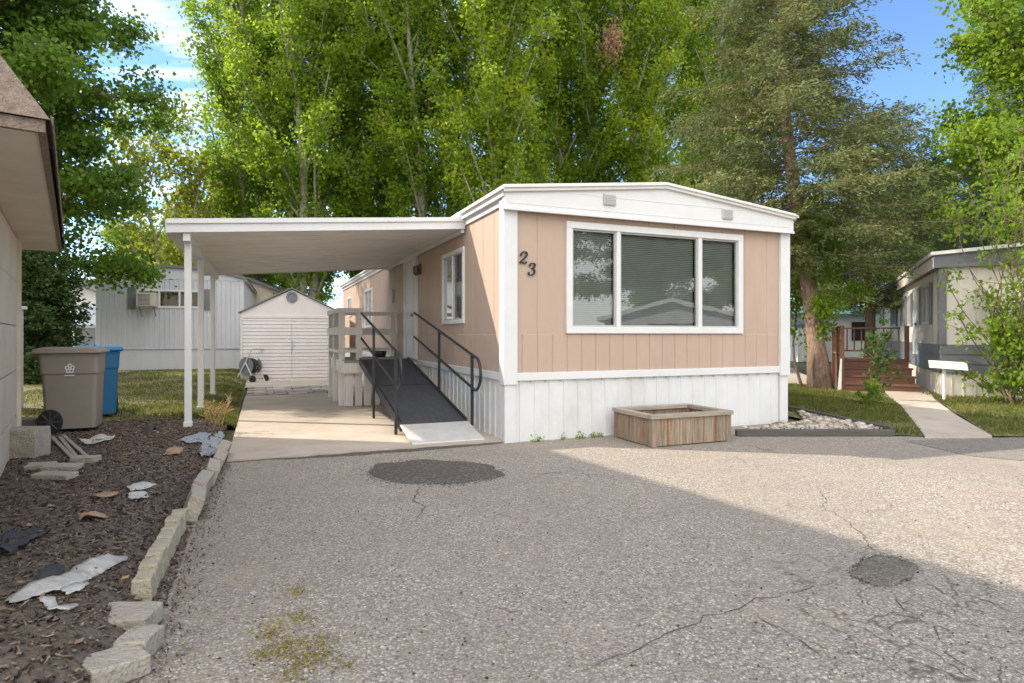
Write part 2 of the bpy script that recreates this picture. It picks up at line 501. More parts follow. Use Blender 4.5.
M_shed = mat('shed_plastic', (0.58, 0.545, 0.53), 0.6, 0.05, 2, 0.06, 90, dirt=(0.5, 0.44, 0.40), dirt_amt=0.25)
M_shingle = mat('shingles', (0.25, 0.19, 0.145), 0.95, 0.4, 30, 0.9, 90, dirt=(0.28, 0.22, 0.17), dirt_amt=0.6, dirt_scale=9)
M_greyshingle = mat('grey_shingles', (0.17, 0.168, 0.17), 0.95, 0.25, 30, 0.6, 60)
M_beige = mat('beige_paint', (0.66, 0.57, 0.46), 0.65, 0.06, 2, 0.12, 40, dirt=(0.36, 0.29, 0.22), dirt_amt=0.45, dirt_scale=2.2)
M_soffit = mat('soffit_board', (0.74, 0.66, 0.56), 0.7, 0.05, 1.5, 0.12, 30, dirt=(0.45, 0.37, 0.29), dirt_amt=0.45, dirt_scale=1.8)
M_cartgrey = mat('cart_plastic', (0.27, 0.235, 0.20), 0.55, 0.05, 3, 0.12, 180, dirt=(0.20, 0.165, 0.135), dirt_amt=0.35, dirt_scale=4)
M_cartlid = mat('cart_lid', (0.32, 0.28, 0.24), 0.5, 0.06, 3, 0.12, 180, dirt=(0.22, 0.19, 0.16), dirt_amt=0.4, dirt_scale=4)
M_blue = mat('blue_plastic', (0.01, 0.13, 0.30), 0.5, 0.08, 3, 0.12, 180)
M_mark = mat('white_mark', (0.8, 0.8, 0.78), 0.6, 0.03, 4)
M_oldwood = wood_mat('weathered_wood', (0.27, 0.215, 0.16), 0.45, (0.27, 0.085, 0.02), 0.95, dlo=0.5, dhi=0.66)
M_oldcap = wood_mat('weathered_cap', (0.36, 0.31, 0.25), 0.3, (0.2, 0.17, 0.14), 0.5, axis='x')
M_redwood = wood_mat('red_stain', (0.175, 0.08, 0.052), 0.35, (0.30, 0.18, 0.12), 0.6, axis='x')
M_redpost = wood_mat('red_post', (0.16, 0.07, 0.045), 0.3, (0.33, 0.20, 0.12), 0.5)
M_deck = wood_mat('white_wood', (0.76, 0.73, 0.68), 0.05, (0.5, 0.45, 0.38), 0.35)
M_timber = wood_mat('dark_timber', (0.085, 0.08, 0.075), 0.3, (0.16, 0.15, 0.13), 0.5, axis='x')
M_bark = mat('bark', (0.15, 0.105, 0.075), 0.95, 0.45, 9, 1.0, 16, stretch=(2.2, 2.2, 0.5))
M_palebark = mat('pale_bark', (0.27, 0.25, 0.21), 0.9, 0.35, 8, 0.8, 14, stretch=(2.2, 2.2, 0.5))
M_redbark = mat('pinkish_bark', (0.29, 0.195, 0.15), 0.95, 0.5, 10, 1.0, 12, stretch=(2, 2, 0.7))
M_teal = mat('teal_roof', (0.13, 0.26, 0.22), 0.5, 0.08, 3)
M_cream = mat('cream_siding', (0.66, 0.61, 0.53), 0.6, 0.06, 2.2, 0.08, 60, dirt=(0.45, 0.40, 0.34), dirt_amt=0.4, stretch=(1, 1, 0.5))
M_band = mat('grey_band', (0.14, 0.145, 0.16), 0.6, 0.1, 3, 0.1, 60, dirt=(0.25, 0.24, 0.24), dirt_amt=0.4)
M_acbody = mat('ac_case', (0.60, 0.56, 0.50), 0.5, 0.06, 4, dirt=(0.4, 0.34, 0.28), dirt_amt=0.4, dirt_scale=5)
M_curtain = mat('brown_curtain', (0.17, 0.12, 0.085), 0.9, 0.25, 9, stretch=(4, 4, 0.3))

# ------------------------------------------------------------------ setting: ground sheets
g = MB().add([(-450, -450, -0.03), (450, -450, -0.03), (450, 450, -0.03), (-450, 450, -0.03)], [(0, 1, 2, 3)])
struct(g.build('ground', M_ground))


def poly_sheet(name, pts, z, m, step=None):
    bm = bmesh.new()
    bm.faces.new([bm.verts.new((p[0], p[1], z)) for p in pts])
    me = bpy.data.meshes.new(name); bm.to_mesh(me); bm.free(); me.materials.append(m)
    o = bpy.data.objects.new(name, me); COL.objects.link(o)
    if me.polygons[0].normal.z < 0: me.flip_normals()
    return o


wl = W(-3.34, -14); wm = W(-3.34, 0.2); we = W(0.0, 0.0); wr = W(4.5, -0.02)
struct(poly_sheet('asphalt_drive', [wl, wm, W(-3.34, 0.35), W(0.1, 0.35), W(4.4, 0.35), (4.4, 8.9), (4.9, 7.84), (7.0, 7.66), (40, 6.5), (40, -14)], 0.0, M_asphalt))
struct(poly_sheet('painted_shade', [at(905, 441), at(1015, 437.5), (30, 7.1), (30, 5.9), (9, 6.35), at(1024, 461), at(968, 456), at(938, 449)], 0.004, M_shadeasph))  # dark sheet painted in for the shadow of the home and trees
# concrete pad under the carport with a rough front lip, pavers behind it
pad = MB(); rr = random.Random(3)
front = [(-3.05 + 3.07 * i / 24, 0.06 + rr.uniform(-0.03, 0.03)) for i in range(25)]
pad.prism([(W(a, b).x, W(a, b).y) for a, b in front + [(0.02, 7.1), (-3.02, 7.1)]], 'z', -0.02, 0.022)
struct(pad.build('concrete_pad', M_conc))
crv = MB()   # tar strip along the lip of the pad
tarpts = [(-3.12 + 3.1 * i / 24, 0.03 - 0.16 * math.sin(PI * min(1, (24 - i) / 20)) ** 0.5 * (0.6 + 0.3 * rr.random())) for i in range(25)]
crv.prism([(W(a, b).x, W(a, b).y) for a, b in tarpts] + [(W(a, b).x, W(a, b).y) for a, b in [(q[0], q[1] - 0.002) for q in front[::-1]]], 'z', -0.01, 0.006)
struct(crv.build('tar_strip', M_patch))
pv = MB()
for i in range(9):
    for j in range(6):
        a = -3.0 + i * 0.42 + (j % 2) * 0.15; b = 7.15 + j * 0.36
        z = 0.03 + rr.uniform(-0.008, 0.008)
        q = [W(a + dx, b + dy) for dx, dy in ((0, 0), (0.39, 0), (0.39, 0.33), (0, 0.33))]
        pv.prism([(p.x, p.y) for p in q], 'z', -0.02, z)
struct(pv.build('paver_path', mat('pavers', (0.36, 0.32, 0.28), 0.9, 0.1, 5, 0.3, 60, island=0.35), bevel=0.008))
struct(poly_sheet('shed_apron', [W(-3.3, 9.35), W(1.0, 9.35), W(1.0, 13), W(-3.6, 13)], 0.02, M_conc))


def field(name, u0, u1, v0, v1, du, m, extra):
    nu, nv = int((u1 - u0) / du) + 1, int((v1 - v0) / du) + 1
    vs, fs = [], []
    for j in range(nv):
        for i in range(nu):
            p = W(u0 + (u1 - u0) * i / (nu - 1), v0 + (v1 - v0) * j / (nv - 1))
            vs.append((p.x, p.y, gz(p.x, p.y) + extra(p.x, p.y)))
    for j in range(nv - 1):
        for i in range(nu - 1):
            a = j * nu + i
            fs.append((a, a + 1, a + nu + 1, a + nu))
    o = MB().add(vs, fs).build(name, m, smooth_=True)
    return struct(o)


def mulch_h(x, y):
    return 0.015 * mnoise.noise(Vector((x * 5, y * 5, 3))) + 0.012 * mnoise.noise(Vector((x * 13, y * 13, 8)))


field('mulch_bed', -10, -3.2, -9, 2.55, 0.07, M_mulch, mulch_h)
field('lawn', -26, -3.05, 2.5, 26, 0.25, M_lawn, lambda x, y: 0.006)
# right lawn
struct(poly_sheet('right_lawn', [(4.45, 9.4), (4.95, 7.86), at(925, 437), at(902, 408), at(884, 393), (7.3, 16), (5, 17), (3, 16)], 0.012, M_lawn))
struct(poly_sheet('far_right_lawn', [at(992, 437), (7.2, 7.72), (30, 7.0), (30, 14), (9.2, 14), at(933, 398)], 0.012, M_lawn))
# path to the neighbour's steps
path = [at(925, 438), at(902, 408), at(884, 391), at(870, 386), at(925, 386), at(934, 400), at(955, 416), at(992, 438)]
pm = MB().prism([(p.x, p.y) for p in path], 'z', -0.01, 0.03)
struct(pm.build('concrete_path', M_conc))
struct(poly_sheet('side_drive', [(5.1, 16.8), (8.0, 15.6), (11, 24), (6, 26)], 0.016, M_conc))


# ------------------------------------------------------------------ grass, mulch chips, moss
def blades(name, pts, h, w, m, lean=0.5):
    n = len(pts)
    ang = RNG.uniform(0, 2 * PI, n)
    d = np.stack([np.cos(ang), np.sin(ang), np.zeros(n)], 1)
    hh = (h * RNG.uniform(0.5, 1.3, n))[:, None]
    le = unit(np.concatenate([RNG.normal(size=(n, 2)), np.zeros((n, 1))], 1)) * hh * lean * RNG.uniform(0.1, 1, (n, 1))
    up = np.array([[0, 0, 1.0]]) * hh
    a = pts - d * w * 0.5; b = pts + d * w * 0.5
    c = pts + up * 0.6 + le * 0.4 + d * w * 0.3; e = pts + up + le
    v = np.stack([a, b, c, e], 1).reshape(-1, 3)
    return np_mesh(name, v, np.arange(4 * n).reshape(n, 4), m)


def in_poly(P, poly):
    x, y = P[:, 0], P[:, 1]; inside = np.zeros(len(P), bool)
    n = len(poly)
    for i in range(n):
        x1, y1 = poly[i][0], poly[i][1]; x2, y2 = poly[(i + 1) % n][0], poly[(i + 1) % n][1]
        c = ((y1 > y) != (y2 > y)) & (x < (x2 - x1) * (y - y1) / (y2 - y1 + 1e-12) + x1)
        inside ^= c
    return inside


n = 70000
uu = -3.08 - RNG.random(n) ** 1.5 * 9; vv = 2.5 + RNG.random(n) ** 1.4 * 13
dens = np.array([mnoise.noise(Vector((a * 0.9, b * 0.9, 1))) for a, b in zip(uu, vv)])
k = RNG.random(n) < np.clip(0.55 + dens * 1.3, 0.10, 1)
uu, vv = uu[k], vv[k]
P = np.array([W(a, b) for a, b in zip(uu, vv)])
P[:, 2] = [gz(x, y) for x, y in P[:, :2]]
stuff(blades('lawn_grass', P, 0.055, 0.014, M_grass, 0.9), 'short patchy grass on the lawn left of the carport', 'grass')
rl = [(4.6, 9.2), (4.98, 7.9), at(923, 437), at(901, 409), at(884, 394), (7.3, 15.8), (5.2, 16.5)]
Q = np.stack([RNG.uniform(3.5, 7.5, 45000), RNG.uniform(7.8, 16, 45000), np.full(45000, 0.012)], 1)
rockpoly = [(4.4, 9.3), at(735, 432), at(893, 432), at(800, 409)]
Q = Q[in_poly(Q, rl) & ~in_poly(Q, rockpoly)]
d2 = np.array([mnoise.noise(Vector((a * 1.1, b * 1.1, 4))) for a, b in Q[:, :2]])
Q = Q[RNG.random(len(Q)) < np.clip(0.7 + d2 * 1.2 + 0.12 * (Q[:, 1] - 9), 0.1, 1)]
rl2 = [at(993, 437), (7.2, 7.74), (14, 7.5), (14, 11), (9.0, 13.5), at(935, 399)]
Q2 = np.stack([RNG.uniform(5.5, 14, 40000), RNG.uniform(7.5, 13.5, 40000), np.full(40000, 0.012)], 1)
Q2 = Q2[in_poly(Q2, rl2)]
stuff(blades('right_grass', np.concatenate([Q, Q2]), 0.06, 0.014, M_grass, 0.9), 'short green grass on both sides of the concrete path', 'grass')

# mulch chips
n = 46000
uu = -3.16 - RNG.random(n) ** 1.3 * 4.2; vv = -6.0 + RNG.random(n) * 8.7
cen = np.array([W(a, b) for a, b in zip(uu, vv)])
cen[:, 2] = [gz(x, y) + mulch_h(x, y) + 0.006 for x, y in cen[:, :2]]
nn_ = len(cen)
dd = unit(np.concatenate([RNG.normal(size=(nn_, 2)), RNG.normal(size=(nn_, 1)) * 0.35], 1))
ww = unit(np.cross(dd, np.concatenate([RNG.normal(size=(nn_, 2)) * 0.5, np.ones((nn_, 1))], 1)))
ln = (0.007 + RNG.random((nn_, 1)) ** 3 * 0.036); wd = RNG.uniform(0.003, 0.008, (nn_, 1)); up = np.cross(dd, ww) * wd * 0.45
ps = []
for sx, sy, sz in ((-1, -1, -1), (1, -1, -1), (1, 1, -1), (-1, 1, -1), (-1, -1, 1), (1, -1, 1), (1, 1, 1), (-1, 1, 1)):
    ps.append(cen + dd * ln * sx * 0.6 + ww * wd * sy * (0.6 + 0.3 * sz * sx) + up * sz)
v8 = np.stack(ps, 1).reshape(-1, 3)
base = (np.arange(nn_) * 8)[:, None, None]
fq = np.array([(4, 5, 6, 7), (0, 1, 5, 4), (1, 2, 6, 5), (2, 3, 7, 6), (3, 0, 4, 7)])[None]
stuff(np_mesh('mulch_chips', v8, (base + fq).reshape(-1, 4), M_chip), 'dark brown bark chips covering the planting bed', 'mulch')
# dry leaves and dirt that spilled over the kerb blocks onto the asphalt
n = 900
uu = -3.14 + np.abs(RNG.normal(size=n)) * 0.07; vv = RNG.uniform(-5.4, 0.2, n)
cl = np.array([W(a, b, 0.012) for a, b in zip(uu, vv)])
v, q = leaves(cl, 0.02, 0.5, None, 1.0)
v[:, 2] = np.clip(v[:, 2], 0.003, 0.03)
stuff(np_mesh('leaf_litter', v, q, mat('dry_litter', (0.14, 0.095, 0.06), 0.9, 0.3, 8, island=0.7)), 'dry brown leaf litter along the kerb blocks', 'litter')
n = 800
uu = -3.3 - RNG.random(n) ** 1.2 * 3.6; vv = -6.0 + RNG.random(n) * 8.6
kl = np.array([mnoise.noise(Vector((a * 1.3, b * 1.3, 7))) for a, b in zip(uu, vv)]) > -.05
cl = np.array([W(a, b) for a, b in zip(uu[kl], vv[kl])]); cl[:, 2] = [gz(x, y) + mulch_h(x, y) + .022 for x, y in cl[:, :2]]
v, q = leaves(cl, .045, .6, None, 1.0); v[:, 2] = np.repeat(cl[:, 2], 4) + (v[:, 2] - np.repeat(cl[:, 2], 4)) * .35
stuff(np_mesh('dry_leaves', v, q, mat('dry_leaf', (0.26, 0.175, 0.105), .9, .3, 8, island=.6)), 'dry tan leaves scattered over the bark mulch', 'leaves')
# yellow green moss in the asphalt
mc = []
for (px, py, r, k) in ((296, 592, 8, 200), (268, 632, 11, 240), (300, 618, 12, 300), (285, 646, 14, 420), (318, 640, 12, 260), (262, 655, 8, 160), (305, 660, 16, 420), (330, 655, 8, 110), (290, 676, 14, 200), (345, 668, 6, 60)):
    for _ in range(int(k * .5)):
        p = at(px + random.gauss(0, r), py + random.gauss(0, r * 0.42))
        mc.append((p.x, p.y, 0.003 + random.random() * 0.006))
v, q = leaves(np.array(mc), 0.015, 0.5)
v[:, 2] = np.clip(v[:, 2], 0.002, 0.011)
stuff(np_mesh('moss', v, q, leaf_mat('moss_leaf', (0.15, 0.125, 0.03), (0.34, 0.28, 0.06), 0.2, 0.8)), 'yellow green moss growing in the near asphalt', 'moss')


# ------------------------------------------------------------------ asphalt patches
def blob_patch(name, px0, px1, py0, py1, z, m, label, seed, jag=0.12):
    r = random.Random(seed)
    cxp, cyp = (px0 + px1) / 2, (py0 + py1) / 2
    pts = []
    for i in range(48):
        a = 2 * PI * i / 48
        k = 1 + jag * mnoise.noise(Vector((math.cos(a) * 2 + seed, math.sin(a) * 2, 0))) + r.uniform(-0.02, 0.02)
        p = at(cxp + (px1 - px0) / 2 * math.cos(a) * k, cyp - (py1 - py0) / 2 * math.sin(a) * k)
        pts.append(p)
    c = sum(pts, Vector()) / len(pts)
    vs = [(c.x, c.y, z)]; fs = []
    for f, zz in ((0.8, z), (0.95, z * 0.8), (1.0, 0.001)):
        vs += [(c.x + (p.x - c.x) * f, c.y + (p.y - c.y) * f, zz + (0.003 * mnoise.noise(p * 6) if f < 0.97 else 0)) for p in pts]
    n_ = 48
    for i in range(n_):
        fs.append((0, 1 + i, 1 + (i + 1) % n_))
        for r_ in range(2):
            fs.append((1 + r_ * n_ + i, 1 + (r_ + 1) * n_ + i, 1 + (r_ + 1) * n_ + (i + 1) % n_, 1 + r_ * n_ + (i + 1) % n_))
    o = MB().add(vs, fs).build(name, m, smooth_=True)
    return struct(o)


blob_patch('asphalt_patch', 368, 501, 461, 484, 0.022, M_patch, '', 2, .22)
blob_patch('asphalt_patch', 854, 914, 557, 586, 0.012, asphalt_mat('worn_patch', (0.165, 0.145, 0.12), (0.34, 0.31, 0.25), (0.045, 0.04, 0.035), crack=False), '', 5, 0.4)


# open cracks in the drive
cr_ = MB(); rc_ = random.Random(12)
def crack(pts, w):
    P_ = []
    for (a, b) in zip(pts, pts[1:]):
        A, B = at(*a), at(*b); n_ = max(2, int((B - A).length / .05))
        for i in range(n_):
            P_.append(A.lerp(B, i / n_) + Vector((rc_.gauss(0, .011), rc_.gauss(0, .014), 0)))
    P_.append(at(*pts[-1]))
    n_ = len(P_); vs = []
    for i, p in enumerate(P_):
        d = (P_[min(i + 1, n_ - 1)] - P_[max(0, i - 1)]); d = Vector((-d.y, d.x, 0)).normalized()
        ww = w * .4 * rc_.uniform(.1, 1.4) * (0.15 + min(1, i / 3, (n_ - 1 - i) / 3))
        vs += [(p.x + d.x * ww, p.y + d.y * ww, .0035), (p.x - d.x * ww, p.y - d.y * ww, .0035)]
    cr_.add(vs, [(2 * i, 2 * i + 1, 2 * i + 3, 2 * i + 2) for i in range(n_ - 1)])
for pts, w in (([(818, 488), (826, 500), (822, 508), (845, 520), (862, 534), (874, 552)], .008), ([(915, 578), (945, 592), (985, 600), (1023, 616)], .007),
               ([(854, 578), (800, 590), (742, 604), (700, 622), (650, 642), (610, 660), (570, 682)], .006), ([(742, 604), (770, 625), (800, 640), (840, 668)], .006),
               ([(520, 472), (540, 475), (552, 473), (578, 472)], .010), ([(540, 475), (530, 480)], .006), ([(420, 487), (412, 500), (424, 508), (416, 520)], .012),
               ([(890, 588), (905, 610), (935, 628), (950, 655), (990, 680)], .006),
               ([(640, 520), (690, 540), (720, 536)], .004), ([(470, 600), (510, 612), (560, 606)], .004)):
    crack(pts, w)
struct(cr_.build('asphalt_cracks', mat('crack_fill', (0.085, 0.072, 0.06), .95, .3, 9, dirt=(.16, .12, .07), dirt_amt=.6, dirt_scale=3)))
# loose grit on the drive, thickest round the two patches
gp_ = []
for (pxc, pyc, rx, ry, k) in ((434, 473, 66, 12, 700), (884, 571, 30, 14, 420)):
    for _ in range(k):
        a = random.random() * 2 * PI; f = 1 + random.gauss(0, .09)
        p = at(pxc + rx * f * math.cos(a), pyc + ry * f * math.sin(a)); gp_.append((p.x, p.y, .004))
for _ in range(650):
    p = at(random.uniform(170, 1020), HY + 105 + 240 * random.random() ** .8); gp_.append((p.x, p.y, .004))
gp_ = np.array(gp_); ng = len(gp_)
sz = RNG.uniform(.002, .008, (ng, 1, 1))
oc = np.array([(1, 0, 0), (0, 1, 0), (-1, 0, 0), (0, -1, 0), (0, 0, .8), (0, 0, -.6)])[None] * sz * RNG.uniform(.6, 1.2, (ng, 6, 1)) + gp_[:, None, :]
fo = np.array([(0, 1, 4), (1, 2, 4), (2, 3, 4), (3, 0, 4), (1, 0, 5), (2, 1, 5), (3, 2, 5), (0, 3, 5)])[None] + (np.arange(ng) * 6)[:, None, None]
stuff(np_mesh('loose_grit', oc.reshape(-1, 3), fo.reshape(-1, 3), mat('grit', (0.09, 0.08, 0.07), .9, .3, 9, island=.9)), 'loose dark grit scattered over the asphalt drive', 'grit')

# ------------------------------------------------------------------ windows
def window(parent, mk, a0, a1, z0, z1, m_frame=None, fw=0.06, proud=0.035, dividers=(), blind=True, name='window', recess=0.05, sash=True, back=None):
    """mk(a, d, z): a along the wall, d outward; builds frame > pane, blind, sash"""
    m_frame = m_frame or M_white

    def bx(mb, b0, b1, d0, d1, y0, y1):
        mb.hexa([mk(b0, d1, y0), mk(b1, d1, y0), mk(b1, d0, y0), mk(b0, d0, y0), mk(b0, d1, y1), mk(b1, d1, y1), mk(b1, d0, y1), mk(b0, d0, y1)])
    f = MB()
    bx(f, a0, a1, -recess, proud, z0, z0 + fw); bx(f, a0, a1, -recess, proud, z1 - fw, z1)
    bx(f, a0, a0 + fw, -recess, proud - 0.002, z0 + fw, z1 - fw); bx(f, a1 - fw, a1, -recess, proud - 0.002, z0 + fw, z1 - fw)
    for d in dividers:
        bx(f, d - fw * 0.35, d + fw * 0.35, -recess, proud - 0.008, z0 + fw, z1 - fw)
    w = f.build(name, m_frame, parent, bevel=0.004)
    edges = [a0 + fw] + [x for d in dividers for x in (d - fw * 0.35, d + fw * 0.35)] + [a1 - fw]
    if sash:
        s_ = MB(); t = 0.022
        for i in range(0, len(edges), 2):
            e0, e1 = edges[i], edges[i + 1]
            bx(s_, e0, e1, -0.03, 0.012, z0 + fw, z0 + fw + t); bx(s_, e0, e1, -0.03, 0.012, z1 - fw - t, z1 - fw)
            bx(s_, e0, e0 + t, -0.03, 0.011, z0 + fw + t, z1 - fw - t); bx(s_, e1 - t, e1, -0.03, 0.011, z0 + fw + t, z1 - fw - t)
        s_.build('sash', M_greyframe, w)
    p = MB()
    for i in range(0, len(edges), 2):
        e0, e1 = edges[i], edges[i + 1]
        p.add([mk(e0, -0.012, z0 + fw), mk(e1, -0.012, z0 + fw), mk(e1, -0.012, z1 - fw), mk(e0, -0.012, z1 - fw)], [(0, 1, 2, 3)])
    p.build('pane', M_glass, w)
    if blind:
        b = MB(); zz = z0 + fw + 0.01
        while zz < z1 - fw - 0.02:
            for i in range(0, len(edges), 2):
                e0, e1 = edges[i] + 0.02, edges[i + 1] - 0.02
                b.add([mk(e0, -0.062, zz), mk(e1, -0.062, zz), mk(e1, -0.074, zz + 0.0235), mk(e0, -0.074, zz + 0.0235)], [(0, 1, 2, 3)])
            zz += 0.0255
        b.build('blind', M_blind, w)
    k = MB()
    k.add([mk(a0 + .01, -0.16, z0 + .01), mk(a1 - .01, -0.16, z0 + .01), mk(a1 - .01, -0.16, z1 - .01), mk(a0 + .01, -0.16, z1 - .01)], [(0, 1, 2, 3)])
    k.build('curtain' if back else 'dark_room', back or M_dark, w)
    return w


def grooved(L_, pitch, gd=0.008, gw=0.014, start=0.0, seed=None):
    prof = [(0, 0)]
    x = start + pitch
    r = random.Random(seed)
    while x < L_ - gw * 2:
        prof += [(x - gw, 0), (x - gw * 0.4, -gd), (x + gw * 0.4, -gd), (x + gw, 0)]
        x += pitch if seed is None else pitch * r.choice((0.5, 1, 1, 1.5))
    prof.append((L_, 0))
    return prof


def clip_prof(prof, a, b):
    def val(x):
        for (x0, d0), (x1, d1) in zip(prof, prof[1:]):
            if x0 <= x <= x1: return d0 + (d1 - d0) * (x - x0) / max(1e-9, x1 - x0)
        return 0
    return [(a, val(a))] + [p for p in prof if a < p[0] < b] + [(b, val(b))]


# ------------------------------------------------------------------ the pink mobile home
HW, HL = 4.46, 15.5
home = thing('mobile_home', 'pink mobile home with white skirting, number 23 and a wide three part front window', 'mobile home', CORNER, ANG)
fm = lambda a, d, z: (a, -d, z)          # front wall: a along u
sm = lambda a, d, z: (-d, a, z)          # left side wall: a along v
rm = lambda a, d, z: (HW + d, a, z)      # right side
WX0, WX1, WZ0, WZ1 = 0.80, 3.63, 1.32, 2.725
pf = grooved(HW, 0.205, 0.009, 0.010)
fw_ = MB()
for a, b, z0, z1 in ((0, WX0 + .03, 1.305, 2.9), (WX1 - .03, HW, 1.305, 2.9), (WX0 + .03, WX1 - .03, WZ1 - .03, 2.9), (WX0 + .03, WX1 - .03, 1.305, WZ0 + .03)):
    fw_.sheet(clip_prof(grooved(HW, 0.41, 0.006, 0.008), a, b), z0, z1, fm)
fw_.sheet([(a, d + 0.008) for a, d in pf], 0.8, 1.305, fm)
fw_.add([fm(0, 0.008, 1.305), fm(HW, 0.008, 1.305), fm(HW, -0.002, 1.312), fm(0, -0.002, 1.312)], [(0, 1, 2, 3)])
fw_.build('front_wall', M_pink, home)
sw = MB()
SWIN = [(1.6, 2.72, 1.47, 2.58), (9.4, 10.6, 1.5, 2.55), (13.3, 14.1, 1.9, 2.55)]
ps_ = grooved(HL, 0.41, 0.006, 0.008)
cur = 0
for a0, a1, z0, z1 in SWIN:
    sw.sheet(clip_prof(ps_, cur, a0 + .03), 1.30, 2.98, sm)
    sw.sheet(clip_prof(ps_, a0 + .03, a1 - .03), 1.30, z0 + .03, sm); sw.sheet(clip_prof(ps_, a0 + .03, a1 - .03), z1 - .03, 2.98, sm)
    cur = a1 - .03
sw.sheet(clip_prof(ps_, cur, HL), 1.30, 2.98, sm)
sw.sheet([(a, d + 0.008) for a, d in grooved(HL, 0.205, 0.009, 0.01)], 0.8, 1.302, sm)
sw.add([sm(0, 0.008, 1.302), sm(HL, 0.008, 1.302), sm(HL, -0.002, 1.31), sm(0, -0.002, 1.31)], [(0, 1, 2, 3)])
sw.build('side_wall', M_pink, home)
MB().sheet(grooved(HL, 0.41, 0.006, 0.008), 0.8, 2.98, rm).build('side_wall', M_pink, home)
MB().add([(0, HL, 0), (HW, HL, 0), (HW, HL, 3.0), (HW / 2, HL, 3.25), (0, HL, 3.0)], [(0, 1, 2, 3, 4)]).build('rear_wall', M_pink, home)
# skirting
ribs = lambda L_: [q for i in range(int(L_ / 0.2)) for q in ((i * .2, 0), (i * .2 + .17, 0), (i * .2 + .176, .012), (i * .2 + .194, .012))] + [(L_, 0)]
sk = MB()
sk.sheet([(a, d - 0.01) for a, d in ribs(HW)], 0.0, 0.75, fm); sk.sheet([(a, d - 0.01) for a, d in ribs(HL)], 0.0, 0.75, sm); sk.sheet([(a, d - 0.01) for a, d in ribs(HL)], 0.0, 0.75, rm)
sk.build('skirting', M_skirt, home)
bd = MB()
bd.box(0.05, HW - 0.05, -0.03, 0.02, 0.745, 0.84)
bd.box(-0.03, 0.02, 0.05, HL, 0.745, 0.84); bd.box(HW - 0.02, HW + 0.03, 0.05, HL, 0.745, 0.84)
bd.build('belt_trim', M_white, home, bevel=0.006)
for i in range(22):     # screw tabs under the belt
    sc_ = MB().box(0.12 + i * 0.2, 0.145 + i * 0.2, -0.018, 0.0, 0.725, 0.745)
    sc_.build('skirt_clip', M_greyframe, home)
for a in (0.0, HW):
    t = MB()
    s_ = 1 if a == 0 else -1
    t.box(a - 0.05 if s_ > 0 else a - 0.13, a + 0.13 if s_ > 0 else a + 0.05, -0.048, 0.0, 0.7, 2.86)
    t.box(a - 0.05 if s_ > 0 else a + 0.0, a + 0.0 if s_ > 0 else a + 0.05, 0.0, 0.11, 0.7, 2.94)
    t.build('corner_trim', M_white, home, bevel=0.006)
    q = MB()
    q.box(a - 0.03 if s_ > 0 else a - 0.12, a + 0.12 if s_ > 0 else a + 0.03, -0.026, 0.0, 0.0, 0.7)
    q.box(a - 0.03 if s_ > 0 else a, a if s_ > 0 else a + 0.03, 0.0, 0.1, 0.0, 0.7)
    q.build('skirt_corner', M_skirt, home, bevel=0.005)
# roof
rf = MB().prism([(-0.09, 2.99), (HW / 2, 3.235), (HW + 0.06, 2.99), (HW + 0.06, 3.075), (HW / 2, 3.32), (-0.09, 3.075)], 'y', -0.15, HL + 0.12)
rf.build('roof', M_roofmetal, home, bevel=0.006)
rl_ = MB()    # thin gutter lips on the roof edge
rl_.prism([(-0.105, 3.03), (HW / 2, 3.275), (HW + 0.075, 3.03), (HW + 0.075, 3.05), (HW / 2, 3.295), (-0.105, 3.05)], 'y', -0.172, -0.15)
rl_.box(-0.115, -0.09, -0.172, HL + .12, 3.015, 3.045); rl_.box(HW + 0.06, HW + 0.085, -0.172, HL + .12, 3.015, 3.045)
rl_.build('roof_lip', M_roofmetal, home)
fa = MB().prism([(-0.06, 2.80), (HW + 0.05, 2.80), (HW + 0.05, 3.0), (HW / 2, 3.245), (-0.06, 3.0)], 'y', -0.11, -0.02)
fa.box(-0.065, HW + 0.055, -0.125, -0.11, 2.785, 2.82)
gz0 = fa.build('gable_panel', M_white, home, bevel=0.004)
br = MB()
for a, b, z in ((0.0, HW, 2.87), (0.9, HW - 0.9, 3.05)):
    br.box(a, b, -0.114, -0.11, z, z + 0.01)
br.build('panel_seam', M_white, home)
for a in (1.37, 3.27):
    vt = MB()
    z = 3.02 if a < 2 else 2.98
    vt.box(a - 0.09, a + 0.09, -0.132, -0.118, z - .07, z + .07)
    for i in range(7): vt.box(a - 0.08, a + 0.08, -0.14, -0.132, z - .06 + i * .018, z - .053 + i * .018)
    vt.build('roof_vent', mat('vent_grey', (0.52, 0.51, 0.50), 0.6, 0.1, 5), home)
sf = MB()
sf.box(-0.08, 0.01, -0.1, HL, 2.95, 2.995); sf.box(HW - .01, HW + .05, -0.1, HL, 2.95, 2.995); sf.box(-0.03, 0.0, 0.12, HL, 2.87, 2.95)
sf.build('eave_fascia', M_white, home)
w0 = window(home, fm, WX0, WX1, WZ0, WZ1, None, 0.085, 0.04, (1.56, 2.875))
for a0, a1, z0, z1 in SWIN:
    window(home, sm, a0, a1, z0, z1, None, 0.06, 0.03, ((a0 + a1) / 2,), blind=(a0 < 3))
